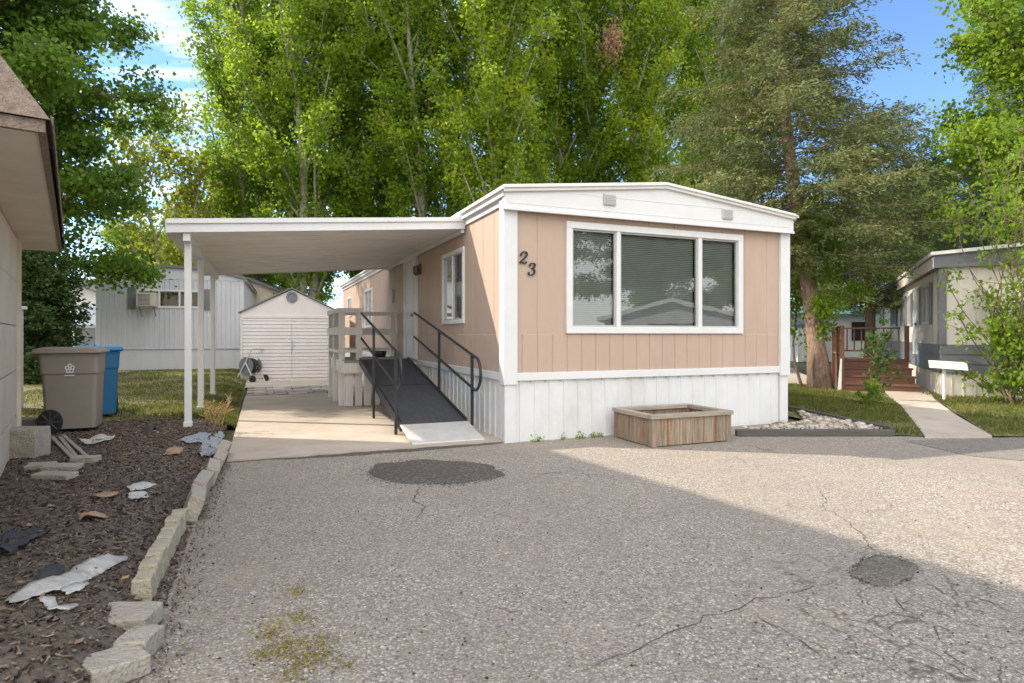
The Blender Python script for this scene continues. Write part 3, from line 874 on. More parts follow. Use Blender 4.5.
# front door on the side
dr = MB().box(-0.035, 0.0, 4.52, 5.28, 0.86, 2.72)
dr.box(-0.045, -0.035, 4.62, 5.18, 1.75, 2.6); dr.box(-0.045, -0.035, 4.62, 5.18, 0.98, 1.6)
door = dr.build('door', M_white, home, bevel=0.006)
MB().lathe([(0.012, 0.0), (0.03, -0.03), (0.034, -0.05), (0.02, -0.066)], 'x', (-0.035, 4.62, 1.68), 16).build('handle', mat('brass', (0.45, 0.35, 0.18), 0.35, 0.1, 8, metal=0.9), door, smooth_=True)
df = MB(); df.box(-0.06, 0.0, 4.4, 4.52, 0.84, 2.84); df.box(-0.06, 0.0, 5.28, 5.40, 0.84, 2.84); df.box(-0.06, 0.0, 4.52, 5.28, 2.72, 2.84)
df.build('door_frame', M_white, home, bevel=0.004)
lt = MB().box(-0.03, 0.0, 4.15, 4.25, 2.42, 2.6); lt.lathe([(0.03, 0.02), (0.06, 0.0), (0.055, -0.12), (0.02, -0.16)], 'z', (-0.09, 4.2, 2.55), 12)
lt.build('porch_light', mat('bronze', (0.16, 0.13, 0.10), 0.5, 0.1, 8, metal=0.5), home)
MB().box(-0.05, 0, 6.55, 6.75, 2.0, 2.3).build('meter_box', M_greyframe, home)


def stroke(mb, path, width, depth, o, k):
    """variable width flat stroke in the (x,z) plane, standing off the wall"""
    P_ = [Vector((x, z)) for x, z in path]
    L_, R_ = [], []
    for i, p in enumerate(P_):
        d = (P_[min(i + 1, len(P_) - 1)] - P_[max(0, i - 1)]).normalized(); nrm = Vector((-d.y, d.x))
        w = width(i / (len(P_) - 1), d)
        L_.append(p + nrm * w); R_.append(p - nrm * w)
    n_ = len(P_)
    vs = []
    for y in (o, o - depth):
        vs += [(q.x, y, q.y) for q in L_] + [(q.x, y, q.y) for q in R_]
    fs = []
    for i in range(n_ - 1):
        fs += [(2 * n_ + i, 2 * n_ + i + 1, 3 * n_ + i + 1, 3 * n_ + i), (i, n_ + i, n_ + i + 1, i + 1),
               (i, i + 1, 2 * n_ + i + 1, 2 * n_ + i), (n_ + i, 3 * n_ + i, 3 * n_ + i + 1, n_ + i + 1)]
    fs += [(0, 2 * n_, 3 * n_, n_), (n_ - 1, 2 * n_ - 1, 4 * n_ - 1, 3 * n_ - 1)]
    mb.add(vs, fs)


def spline(pts, n=40):
    out = []
    P_ = [pts[0]] + list(pts) + [pts[-1]]
    for i in range(1, len(P_) - 2):
        for t in range(n // (len(pts) - 1) + 1):
            t = t / (n // (len(pts) - 1) + 1)
            p = [0.5 * (2 * P_[i][k] + (P_[i + 1][k] - P_[i - 1][k]) * t + (2 * P_[i - 1][k] - 5 * P_[i][k] + 4 * P_[i + 1][k] - P_[i + 2][k]) * t * t + (3 * P_[i][k] - P_[i - 1][k] - 3 * P_[i + 1][k] + P_[i + 2][k]) * t ** 3) for k in (0, 1)]
            out.append(tuple(p))
    out.append(pts[-1])
    return out


def numeral(ch, x, z, h):
    if ch == '2':
        a = spline([(-.26, .66), (-.22, .84), (-.02, .98), (.2, .93), (.27, .74), (.16, .54), (-.04, .32), (-.28, .06)])
        b = spline([(-.28, .07), (-.1, .11), (.08, .06), (.22, .05), (.32, .2)])
        paths = [a, b]
    else:
        a = spline([(-.24, .76), (-.16, .93), (.04, .98), (.22, .9), (.22, .7), (.08, .56), (-.06, .53)])
        b = spline([(-.06, .53), (.14, .52), (.28, .36), (.25, .14), (.06, .02), (-.16, .04), (-.26, .2)])
        paths = [a, b]
    m = MB()
    for pth in paths:
        pth = [(x + (p + 0.16 * (q - .5)) * h * 0.95, z + q * h) for p, q in pth]
        stroke(m, pth, lambda t, d: h * (0.035 + 0.05 * abs(d.y)) , 0.012, -0.012, 0)
    for bx_, bz in (((-.25, .68),) if ch == '2' else ((-.22, .77), (-.24, .2))):
        m.lathe([(h * .085, 0), (h * .085, -0.0125)], 'y', (x + (bx_ + 0.16 * (bz - .5)) * h * .95, -0.012, z + bz * h), 12)
    m.build('house_number', M_black, home)


numeral('2', 0.22, 2.165, 0.15); numeral('3', 0.33, 2.03, 0.15)

# ------------------------------------------------------------------ carport
cp = thing('carport', 'flat white metal carport roof on three thin posts attached to the pink home', 'carport', CORNER, ANG)
CZ = lambda u: 2.83 + 0.078 * u       # underside height
rfm = MB()
V0, V1, UE = 1.545, 7.15, -3.74
nn = 14
prof = []
for i in range(nn):
    b = V0 + (V1 - V0) * i / nn; e = V0 + (V1 - V0) * (i + 1) / nn
    prof += [(b, 0), (b + 0.03, 0.045), (b + .06, 0.045), (b + 0.09, 0.0)] if i else [(b, 0)]
prof.append((V1, 0))
n_ = len(prof)
vs = [(UE, a, CZ(UE) + d) for a, d in prof] + [(-0.03, a, CZ(0) + d) for a, d in prof]
vs += [(UE, a, CZ(UE) + .05) for a, d in prof] + [(-0.03, a, CZ(0) + .05) for a, d in prof]
fs = [(i, i + 1, n_ + i + 1, n_ + i) for i in range(n_ - 1)] + [(2 * n_ + i, 3 * n_ + i, 3 * n_ + i + 1, 2 * n_ + i + 1) for i in range(n_ - 1)]
rfm.add(vs, fs).build('roof', M_carport, cp)


def sloped_bar(mb, u0, u1, v0, v1, d0, d1):
    mb.hexa([(u0, v0, CZ(u0) + d0), (u1, v0, CZ(u1) + d0), (u1, v1, CZ(u1) + d0), (u0, v1, CZ(u0) + d0),
             (u0, v0, CZ(u0) + d1), (u1, v0, CZ(u1) + d1), (u1, v1, CZ(u1) + d1), (u0, v1, CZ(u0) + d1)])


ff = MB(); sloped_bar(ff, UE - 0.03, -0.02, V0 - 0.03, V0, -0.01, 0.15); sloped_bar(ff, UE - 0.03, -0.02, V0 - 0.055, V0 - 0.03, 0.095, 0.155)
ff.build('front_fascia', M_white, cp, bevel=0.004)
fb = MB(); sloped_bar(fb, UE - 0.05, UE, V0, V1, -0.01, 0.15); sloped_bar(fb, UE - .05, -.02, V1, V1 + .03, -.02, .12)
fb.build('side_gutter', M_white, cp, bevel=0.004)
be = MB(); sloped_bar(be, -3.60, -3.52, V0 + 0.005, V1 - .005, -0.11, -0.002)
be.build('beam', M_white, cp, bevel=0.004)
wb = MB(); sloped_bar(wb, -0.07, -0.022, V0 + .005, V1 - .005, -0.06, -0.002); wb.build('wall_rail', M_white, cp)
for vv_ in (1.72, 3.5, 6.05):
    b = W(-3.56, vv_); z0 = gz(b.x, b.y) - 0.03
    p = MB().box(-3.6, -3.52, vv_ - 0.04, vv_ + 0.04, z0, CZ(-3.6) - 0.105)
    p.box(-3.595, -3.525, vv_ - 0.045, vv_ - 0.04, z0, CZ(-3.6) - .105)
    post = p.build('post', M_white, cp, bevel=0.008)
    MB().box(-3.61, -3.51, vv_ - 0.055, vv_ + 0.055, z0, z0 + 0.09).build('post_shoe', M_white, post, bevel=0.004)

# ------------------------------------------------------------------ ramp
ramp = thing('access_ramp', 'black gripped wheelchair ramp with two black handrails beside the pink home', 'ramp', CORNER, ANG)
RZ = lambda v: 0.05 + (v - 0.3) * 0.203
RU0, RU1 = -1.1, -0.2


def ramp_slab(mb, u0, u1, v0, v1, d0, d1):
    mb.hexa([(u0, v0, RZ(v0) + d0), (u1, v0, RZ(v0) + d0), (u1, v1, RZ(v1) + d0), (u0, v1, RZ(v1) + d0),
             (u0, v0, RZ(v0) + d1), (u1, v0, RZ(v0) + d1), (u1, v1, RZ(v1) + d1), (u0, v1, RZ(v1) + d1)])


a = MB(); ramp_slab(a, RU0 + .03, RU1 - .03, 0.86, 4.3, -0.03, 0.0)
a.build('ramp_surface', M_ramp, ramp)
a = MB(); ramp_slab(a, RU0 + .03, RU1 - .03, 2.61, 2.625, 0.0, 0.006)
a.build('joint_strip', M_rubber, ramp)
a = MB(); a.hexa([(RU0 + .0, 0.2, 0.022), (RU1, 0.2, 0.022), (RU1, .86, RZ(.86) - .02), (RU0, .86, RZ(.86) - .02), (RU0, .2, 0.034), (RU1, .2, 0.034), (RU1, .86, RZ(.86) + .002), (RU0, .86, RZ(.86) + .002)])
a.build('entry_plate', M_alu, ramp, bevel=0.003)
a = MB()
for u in (RU0, RU1 - .03): ramp_slab(a, u, u + .03, 0.87, 4.3, -0.09, 0.035)
a.build('side_channel', M_black, ramp, bevel=0.004)


def handrail(u, vtop, posts, ground):
    h = MB()
    top, midh = 0.90, 0.47
    lo = posts[-1]
    r_ = (top - midh) / 2
    loop = []
    for i in range(13):
        t = PI / 2 - PI * i / 12
        loop.append((u, lo - 0.12 - r_ * math.cos(t) * 1.0, RZ(lo - 0.12) + (top + midh) / 2 + r_ * math.sin(t)))
    h.tube([(u, vtop, RZ(vtop) + top), (u, lo, RZ(lo) + top)] + loop + [(u, lo, RZ(lo) + midh), (u, vtop, RZ(vtop) + midh)], 0.019, 10)
    r0 = h.build('handrail', M_black, ramp, smooth_=True)
    for v in posts:
        b = 0.02 if ground else RZ(v) - 0.02
        MB().box(u - .018, u + .018, v - .018, v + .018, b, RZ(v) + top + 0.012).build('rail_post', M_black, r0, bevel=0.003)


handrail(-1.125, 3.85, (2.64, 1.0), True)
handrail(-0.175, 3.98, (2.34, 0.76), False)

# ------------------------------------------------------------------ landing platform
pl = thing('porch_landing', 'raised white wooden porch landing with board railing at the side door', 'porch', CORNER, ANG)
PU = -1.36
a = MB()
for i in range(14):
    v0 = 4.3 + i * 0.138
    a.box(PU, -0.06, v0, v0 + 0.132, 0.80, 0.845)
a.build('floor_boards', mat('grey_deck', (0.30, 0.29, 0.28), 0.8, 0.1, 4, 0.2, 40, island=0.15), pl)
a = MB(); a.box(PU, -0.06, 4.27, 4.30, 0.62, 0.80); a.box(PU - .02, PU, 4.27, 6.25, 0.62, 0.84)
a.build('rim_board', M_deck, pl)
a = MB()
for i in range(8): a.box(PU + .04 + i * .16, PU + .17 + i * .16, 4.38, 4.40, 0.03, 0.62)
for i in range(11): a.box(PU + .02, PU + .04, 4.42 + i * .165, 4.56 + i * .165, 0.03, 0.62)
a.build('skirt_boards', M_deck, pl)
for (u, v, w) in ((-1.36, 4.62, .1), (-1.06, 4.62, .1), (-1.38, 5.4, .1), (-1.38, 6.2, .1), (-0.12, 6.2, .09)):
    MB().box(u - w / 2, u + w / 2, v - w / 2, v + w / 2, 0.02 if u < -.5 else .845, 1.74).build('post', M_deck, pl, bevel=0.006)
for z0, z1 in ((1.70, 1.79), (1.30, 1.44), (0.98, 1.04)):
    a = MB(); a.box(-1.43, -1.0, 4.545, 4.57, z0, z1); a.build('rail', M_deck, pl, bevel=0.003)
    a = MB(); a.box(-1.455, -1.43, 4.52, 6.26, z0 + .002, z1 - .002); a.build('rail', M_deck, pl, bevel=0.003)
    a = MB(); a.box(-1.43, -0.07, 6.13, 6.15, z0 + .004, z1 - .004); a.build('rail', M_deck, pl, bevel=0.003)
dc = MB().lathe([(.11, 0), (.13, .02), (.15, .12), (.14, .13)], 'z', (-0.45, 5.9, 0.845), 18)
tag(dc.rot(ANG, CORNER).build('flower_pot', M_black, smooth_=True), 'small black pot standing on the white porch landing', 'pot')

# ------------------------------------------------------------------ timber planter
pp = at(652, 448); pq = at(736, 444.5)
pa = ANG
plr = thing('planter_box', 'weathered rust stained wooden planter box in front of the white skirting', 'planter', pp, pa)
PW, PD, PH = 1.15, 0.80, 0.38
rr = random.Random(5)


def planks(mb, n, L_, horiz):
    x = 0.0
    for i in range(n):
        w = L_ / n
        mb.append((x + 0.003, x + w - 0.003, rr.uniform(-0.006, 0.004)))
        x += w


for face in ('front', 'left', 'right', 'back'):
    L_ = PW if face in ('front', 'back') else PD
    l = []; planks(l, 6 if L_ > 0.9 else 5, L_ - 0.1, 1)
    m = MB()
    for x0, x1, dz in l:
        x0 += .05; x1 += .05
        zt = PH - .05
        if face == 'front': m.box(x0, x1, 0.004 + abs(dz), 0.03, 0.01 + dz * .5, zt)
        elif face == 'back': m.box(x0, x1, PD - .03, PD - .005, 0.01, zt)
        elif face == 'left': m.box(0.004 + abs(dz), 0.03, x0, x1, 0.01 + dz * .5, zt)
        else: m.box(PW - .03, PW - .004, x0, x1, 0.01, zt)
    m.build('side_boards', M_oldwood, plr, bevel=0.003)
for x, y in ((0, 0), (PW - .06, 0), (0, PD - .06), (PW - .06, PD - .06)):
    MB().box(x - .006, x + .066, y - .006, y + .066, 0.0, PH - .045).build('corner_post', M_oldwood, plr, bevel=0.004)
m = MB(); m.box(-.025, PW + .025, -.025, .06, PH - .05, PH); m.box(-.025, PW + .025, PD - .06, PD + .025, PH - .05, PH)
m.box(-.025, .06, .063, PD - .063, PH - .052, PH - .002); m.box(PW - .06, PW + .025, .063, PD - .063, PH - .052, PH - .002)
m.build('cap_rail', M_oldcap, plr, bevel=0.005)
MB().box(.03, PW - .03, .03, PD - .03, 0.02, 0.18).build('soil', M_mulch, plr)

# ------------------------------------------------------------------ rock bed beside the home
e1, e2 = at(735, 435), at(893, 435)
for i, (p, q, lb) in enumerate(((at(736, 436), at(893, 436), 'long dark timber edging along the front of the rock bed'),
                            (at(893, 433), at(790, 411), 'dark timber edging between the rock bed and the grass'))):
    d = (q - p); L_ = d.length
    m = MB().box(0, L_, -0.045, 0.045, 0.0, 0.085)
    o = m.build('edging_timber', M_timber, bevel=0.012)
    o.location = p; o.rotation_euler = (0, 0, math.atan2(d.y, d.x))
    tag(o, lb, 'edging')
rk = MB(); rr = random.Random(9)
rp = [(4.35, 9.0), at(739, 432), at(888, 432), at(796, 412)]
struct(poly_sheet('rock_bed', [at(735, 435), at(892, 435), at(795, 411), (4.4, 9.1), W(4.3, 0.0)], 0.02, mat('bed_soil', (0.16, 0.13, 0.10), .95, .3, 20, .6, 60)))


def stone_mesh(r, seed, flat=0.6):
    bm = bmesh.new(); bmesh.ops.create_icosphere(bm, subdivisions=2, radius=r)
    o = Vector((seed * 3.1, seed * 1.7, 0))
    for v in bm.verts:
        v.co *= 1 + 0.3 * mnoise.noise(v.co.normalized() * 1.3 + o)
        v.co.z *= flat
    vs = [tuple(v.co) for v in bm.verts]; fs = [tuple(x.index for x in f.verts) for f in bm.faces]
    bm.free()
    return vs, fs


M_pebble = mat('pebbles', (0.34, 0.29, 0.24), 0.85, 0.15, 12, 0.3, 60, island=0.45)
poly = [(p[0], p[1]) for p in rp]
cnt = 0
xs = [p[0] for p in poly]; ys = [p[1] for p in poly]
while cnt < 900:
    x, y = rr.uniform(min(xs), max(xs)), rr.uniform(min(ys), max(ys))
    if not in_poly(np.array([[x, y]]), poly)[0]: continue
    bm = bmesh.new(); bmesh.ops.create_icosphere(bm, subdivisions=1, radius=rr.uniform(0.018, 0.036))
    M_ = Matrix.Translation((x, y, 0.03 + rr.random() * .015)) @ Matrix.Rotation(rr.random() * 6, 4, 'Z') @ Matrix.Diagonal((1.2, .9, .6, 1))
    rk.add([tuple(M_ @ v.co) for v in bm.verts], [tuple(v.index for v in f.verts) for f in bm.faces]); bm.free()
    cnt += 1
stuff(rk.build('pebbles', M_pebble, smooth_=True), 'small brown and white pebbles filling the rock bed', 'pebbles')
M_cob = mat('pale_cobble', (0.46, 0.41, 0.34), 0.8, 0.2, 8, 0.2, 40)
cob = []
for i in range(4):
    v, f = stone_mesh(0.06, i + 1)
    cob.append(MB().add(v, f))
cobs = []
k = 0
while k < 46:
    x, y = rr.uniform(min(xs), max(xs)), rr.uniform(min(ys), max(ys))
    if not in_poly(np.array([[x, y]]), poly)[0]: continue
    if k < 4: o = cob[k].build('river_cobble', M_cob, smooth_=True); cobs.append(o)
    else: o = cobs[k % 4].copy(); COL.objects.link(o)
    tag(o, 'pale river cobble lying among the small pebbles of the rock bed', 'stone', 'cobbles in the rock bed')
    o.location = (x, y, 0.055); o.rotation_euler = (0, 0, rr.random() * 6); s = rr.uniform(.45, .9); o.scale = (s, s, s)
    k += 1


# ------------------------------------------------------------------ wheeled carts
def cart(name, label, p, rz, m_body, m_lid, mark, sc=(1, 1, 1)):
    t = thing(name, label, 'trash bin', p, rz)
    t.scale = sc
    b = MB()
    secs = [(0.05, .285, .245, 0.02), (0.3, .297, .255, 0.015), (0.62, .312, .268, 0.01), (.66, .315, .27, 0.01), (.68, .328, .284, 0.008), (0.86, .335, .292, 0), (0.9, .345, .305, 0)]
    rings = []
    for z, hx, hy, dx in secs:
        r_ = []
        rad = 0.05
        for cx_, cy_, a0 in ((hx - rad, hy - rad, 0), (-hx + rad, hy - rad, 90), (-hx + rad, -hy + rad, 180), (hx - rad, -hy + rad, 270)):
            for s_ in range(5):
                an = R(a0 + s_ * 22.5)
                r_.append((cx_ + rad * math.cos(an) + dx, cy_ + rad * math.sin(an), z))
        rings.append(r_)
    n_ = len(rings[0]); vs = [q for r_ in rings for q in r_]
    fs = [(i * n_ + k, i * n_ + (k + 1) % n_, (i + 1) * n_ + (k + 1) % n_, (i + 1) * n_ + k) for i in range(len(rings) - 1) for k in range(n_)]
    fs.append(tuple(range(n_))[::-1]); fs.append(tuple(range((len(rings) - 1) * n_, len(rings) * n_)))
    b.add(vs, fs)
    body = b.build('body', m_body, t, bevel=0.008)
    l = MB()
    prof = [(-.40, .905), (.375, .905), (.385, .93), (.30, .965), (-.28, .975), (-.38, .955)]
    l.prism(prof, 'y', -.335, .335)
    l.build('lid', m_lid, t, bevel=0.012)
    h = MB(); h.tube([(-.33, -.24, .89), (-.45, -.24, .905), (-.45, .24, .905), (-.33, .24, .89)], 0.018, 8)
    h.build('handle', m_lid, t)
    for s_ in (-1, 1):
        w = MB().lathe([(.07, .0), (.128, .0), (.14, .012), (.14, .05), (.128, .062), (.07, .062)], 'y', (-.2, s_ * .275 - .031, .14), 28)
        wh = w.build('wheel', M_rubber, t, smooth_=False)
        sp = MB()
        for k in range(8):
            a_ = 2 * PI * k / 8
            yy = s_ * .275 + s_ * .034
            c = Vector((-.2, yy, .14)); dvec = Vector((math.cos(a_), 0, math.sin(a_)))
            sp.tube([c + dvec * .02, c + dvec * .115], 0.009, 6)
        sp.lathe([(.03, -.01), (.03, .012)], 'y', (-.2, s_ * .309, .14), 14)
        sp.build('rim', mat('dark_plastic', (0.05, 0.05, 0.052), 0.5, 0.1, 8), wh)
    MB().tube([(-.2, -.27, .14), (-.2, .27, .14)], 0.014, 8).build('axle', M_black, t)
    if mark:
        mk_ = MB()
        tilt = lambda z: -(.262 + (z - .62) * .0) - 0.012
        cx_, cz_ = 0.02, .735
        y_ = -.2935
        for k in range(5):
            a_ = PI / 2 + 2 * PI * k / 5
            px_, pz_ = cx_ + .032 * math.cos(a_), cz_ + .032 * math.sin(a_)
            path_ = []
            for j in range(17):
                q = 2 * PI * j / 16
                path_.append((px_ + .019 * math.cos(q), pz_ + .019 * math.sin(q)))
            stroke(mk_, path_, lambda t_, d: .0062, .003, y_, 0)
        xw = cx_ - .055
        for k in range(9):
            ww_ = (.010, .007, .011, .008, .01, .007, .009, .011, .008)[k]
            mk_.box(xw, xw + ww_, y_ - .003, y_, cz_ - .083, cz_ - .071); xw += ww_ + .003
        e = mk_.build('emblem', M_mark, body)
    return t


cart('wheeled_bin', 'taupe wheeled trash bin with a white flower emblem and black wheel', on(73, 431), R(24), M_cartgrey, M_cartlid, True, (.86, .78, 1.02))
bp_ = on(100, 420)
cart('wheeled_bin', 'blue wheeled recycling bin standing behind the taupe bin', bp_ + Vector((-0.27, 0.35, 0)), R(-50), M_blue, M_blue, False, (.72, .8, 1.0))


# ------------------------------------------------------------------ kerb blocks
def block(name, label, p, rz, dims, m, group=None, tilt=(0, 0), seed=0, cat='block'):
    r = random.Random(seed)
    bm = bmesh.new(); bmesh.ops.create_cube(bm, size=1)
    bmesh.ops.subdivide_edges(bm, edges=bm.edges[:], cuts=3, use_grid_fill=True)
    for v in bm.verts:
        v.co = Vector((v.co.x * dims[0], v.co.y * dims[1], v.co.z * dims[2]))
        v.co += 0.008 * Vector((mnoise.noise(v.co * 14 + Vector((seed, 0, 0))), mnoise.noise(v.co * 14 + Vector((0, seed, 5))), mnoise.noise(v.co * 14 + Vector((9, 3, seed)))))
        v.co.z += dims[2] / 2
    vs = [tuple(v.co) for v in bm.verts]; fs = [tuple(x.index for x in f.verts) for f in bm.faces]; bm.free()
    o = MB().add(vs, fs).build(name, m, bevel=0.006)
    o.location = p; o.rotation_euler = (tilt[0], tilt[1], rz)
    return tag(o, label, cat, group)


kd = ANG + PI / 2
G = 'blocks edging the mulch bed'
block('kerb_block', 'broken pale kerb block at the bottom edge of the photo', at(112, 678) + Vector((0, 0, 0)), kd + .5, (.18, .2, .08), M_block, G, (.05, 0.03), 1)
block('kerb_block', 'low curved kerb block just below the large pale block', at(139, 655), kd - .3, (.16, .13, .09), M_block, G, (0, .04), 2)
block('kerb_block', 'large pale flat block lying across the near end of the kerb row', at(124, 630), .08, (.27, .16, .09), M_block, G, (.1, 0), 3)
p0, p1 = at(147, 607), at(184, 528)
names = ['first', 'second', 'third', 'fourth', 'fifth', 'sixth', 'seventh', 'eighth']
for i in range(8):
    t = (i + .5) / 8
    block('kerb_block', f'yellowish upright kerb block, {names[i]} up the row behind the large pale block', p0.lerp(p1, t) + Vector((-.03, 0, 0)), kd + random.uniform(-.06, .06), (.135, .085, .135 + random.uniform(-.008, .008)), M_brick, G, (random.uniform(-.03, .05), random.uniform(-.03, .03)), 10 + i)
p0, p1 = at(187, 524), at(224, 456)
for i in range(5):
    t = (i + .5) / 5
    block('kerb_block', f'grey slab kerb block tilted outwards, {names[i]} beyond the yellowish blocks', p0.lerp(p1, t) + Vector((-.02, 0, 0)), kd + random.uniform(-.08, .08), (.46, .10, .17), M_block, G, (.32 + random.uniform(-.1, .1), random.uniform(-.05, .05)), 30 + i)
# loose masonry by the left house
block('concrete_block', 'big beige concrete block at the foot of the left house wall', on(23, 457), .15, (.34, .24, .27), M_block, None, (0, 0), 50)
b0 = on(26, 430)
block('paving_brick', 'flat brick at the bottom of the small stack behind the beige block', b0, .25, (.3, .2, .075), M_block, 'stacked flat bricks', (0, 0), 51, 'brick')
block('paving_brick', 'flat brick on top of the small stack behind the beige block', b0 + Vector((.01, 0, .072)), .1, (.29, .19, .07), M_block, 'stacked flat bricks', (0, 0), 52, 'brick')
block('stepping_stone', 'flat pale stone nearest the sticks in the mulch', on(62, 470), .2, (.26, .16, .045), M_block, 'flat stones in the mulch', (0, .05), 53, 'stone')
block('stepping_stone', 'flat pale stone in front of its pair in the mulch', on(55, 478), -.1, (.30, .13, .04), M_block, 'flat stones in the mulch', (.05, 0), 54, 'stone')
block('stepping_stone', 'flat pale stone left of its pair in the mulch', on(41, 468), .4, (.2, .14, .04), M_block, 'flat stones in the mulch', (.05, 0), 55, 'stone')
block('stepping_stone', 'small pale stone right of the sticks in the mulch', on(86, 462), .1, (.2, .12, .05), M_block, 'flat stones in the mulch', (0, 0), 56, 'stone')
for (a, b, lb) in (((52, 441), (74, 461), 'pale weathered stick leaning left in the mulch'), ((63, 439), (88, 459), 'pale weathered stick lying right of its twin in the mulch'), ((60, 441), (80, 463), 'short pale stick between the two longer sticks')):
    p, q = on(*a), on(*b)
    d = q - p
    m = MB().box(0, d.length, -.018, .018, 0, .02)
    o = m.build('wood_stick', M_oldcap, bevel=.003); o.location = p + Vector((0, 0, .03)); o.rotation_euler = (0, -math.atan2(d.z, d.length) + .02, math.atan2(d.y, d.x))
    tag(o, lb, 'stick', 'sticks in the mulch')


# torn sheets lying on the mulch
def rag(name, label, outline, m, cat, h=0.03, seed=0, lift=0.02):
    pts = [on(*p) for p in outline]
    c = sum(pts, Vector()) / len(pts)
    bm = bmesh.new()
    f = bm.faces.new([bm.verts.new((p.x, p.y, 0)) for p in pts])
    bmesh.ops.subdivide_edges(bm, edges=bm.edges[:], cuts=3)
    bmesh.ops.triangulate(bm, faces=bm.faces[:])
    for _ in range(3):
        bmesh.ops.subdivide_edges(bm, edges=[e for e in bm.edges if e.calc_length() > 0.035], cuts=1)
        bmesh.ops.triangulate(bm, faces=[f for f in bm.faces if len(f.verts) > 3])
    for v in bm.verts:
        x, y = v.co.x, v.co.y
        n0 = mnoise.noise(Vector((x * 9 + seed, y * 5, seed))); n1 = mnoise.noise(Vector((x * 24, y * 24 + seed, 2)))
        if v.is_boundary:
            v.co.x += .012 * mnoise.noise(Vector((x * 40, y * 40, seed))); v.co.y += .02 * mnoise.noise(Vector((x * 40, y * 40, seed + 7)))
        v.co.z = gz(x, y) + lift + h * max(-.4, n0 + .4 * n1)
    me = bpy.data.meshes.new(name); bm.to_mesh(me); bm.free(); me.materials.append(m)
    me.polygons.foreach_set('use_smooth', [True] * len(me.polygons))
    o = bpy.data.objects.new(name, me); COL.objects.link(o)
    s_ = o.modifiers.new('Solidify', 'SOLIDIFY'); s_.thickness = 0.003
    return tag(o, label, cat)


M_plastic = mat('torn_plastic', (0.54, 0.52, 0.48), 0.5, 0.14, 9, 0.4, 30, dirt=(0.24, 0.20, 0.16), dirt_amt=0.9, dirt_scale=7)
M_tarp = mat('dark_fabric', (0.045, 0.047, 0.055), 0.9, 0.25, 10, 0.3, 60, dirt=(0.09, 0.08, 0.07), dirt_amt=.6, dirt_scale=6)
M_card = mat('brown_card', (0.36, 0.235, 0.15), 0.9, 0.15, 8, 0.2, 30, dirt=(0.2, 0.13, 0.09), dirt_amt=.5, dirt_scale=5)
M_gplast = mat('grey_plastic', (0.27, 0.30, 0.34), 0.5, 0.15, 6, 0.2, 20, dirt=(0.4, 0.37, 0.33), dirt_amt=.6, dirt_scale=5)
rag('plastic_sheet', 'long torn white plastic sheet lying on the mulch', [(4, 604), (30, 592), (60, 580), (75, 570), (112, 558), (129, 560), (120, 567), (96, 578), (72, 590), (45, 597), (20, 606)], M_plastic, 'plastic', .03, 1)
rag('plastic_sheet', 'small white plastic scrap just below the long torn sheet', [(38, 602), (52, 600), (58, 608), (78, 608), (70, 613), (50, 612)], M_plastic, 'plastic', .015, 2, .015)
rag('plastic_sheet', 'white plastic scrap right of the long torn sheet end', [(60, 592), (75, 586), (90, 588), (80, 594), (66, 597)], M_plastic, 'plastic', .015, 3, .015)
rag('plastic_sheet', 'white crumpled scrap highest of the pair in mid bed', [(126, 489), (145, 485), (158, 487), (146, 492), (130, 493)], M_plastic, 'plastic', .03, 4)
rag('plastic_sheet', 'white crumpled scrap lower of the pair in mid bed', [(128, 497), (146, 493), (149, 498), (138, 503), (129, 501)], M_plastic, 'plastic', .03, 5)
rag('ground_fabric', 'dark grey fabric bunched at the left edge of the mulch', [(0, 541), (22, 535), (48, 529), (51, 534), (30, 545), (12, 556), (0, 557)], M_tarp, 'fabric', .06, 6)
rag('ground_fabric', 'dark fabric piece above the long white plastic sheet', [(36, 578), (50, 571), (66, 572), (58, 582), (40, 588)], M_tarp, 'fabric', .02, 7)
rag('ground_fabric', 'small black fabric lump near the front carport post', [(140, 432), (148, 428), (156, 430), (152, 435), (143, 435)], M_tarp, 'fabric', .08, 8)
rag('cardboard', 'torn brown card folded on the mulch', [(76, 519), (90, 515), (104, 513), (110, 520), (96, 523), (80, 524)], M_card, 'cardboard', .07, 9)
rag('cardboard', 'flat tan card strip near the white crumpled scraps', [(92, 497), (104, 494), (118, 495), (116, 499), (98, 500)], M_card, 'cardboard', .02, 10)
rag('cardboard', 'brown card scrap near the grey plastic wrap', [(165, 453), (174, 449), (184, 450), (180, 456), (168, 457)], M_card, 'cardboard', .03, 11)
rag('plastic_wrap', 'crumpled blue grey plastic wrap at the end of the kerb row', [(196, 446), (205, 438), (222, 433), (225, 439), (214, 446), (202, 451)], M_gplast, 'plastic', .06, 12)
rag('plastic_wrap', 'grey plastic strip in front of the carport post', [(178, 441), (196, 436), (212, 434), (206, 439), (186, 445)], M_gplast, 'plastic', .03, 13)
rag('plastic_wrap', 'pale plastic strip in front of the taupe bin', [(78, 443), (98, 438), (116, 438), (110, 442), (86, 446)], M_plastic, 'plastic', .03, 14)

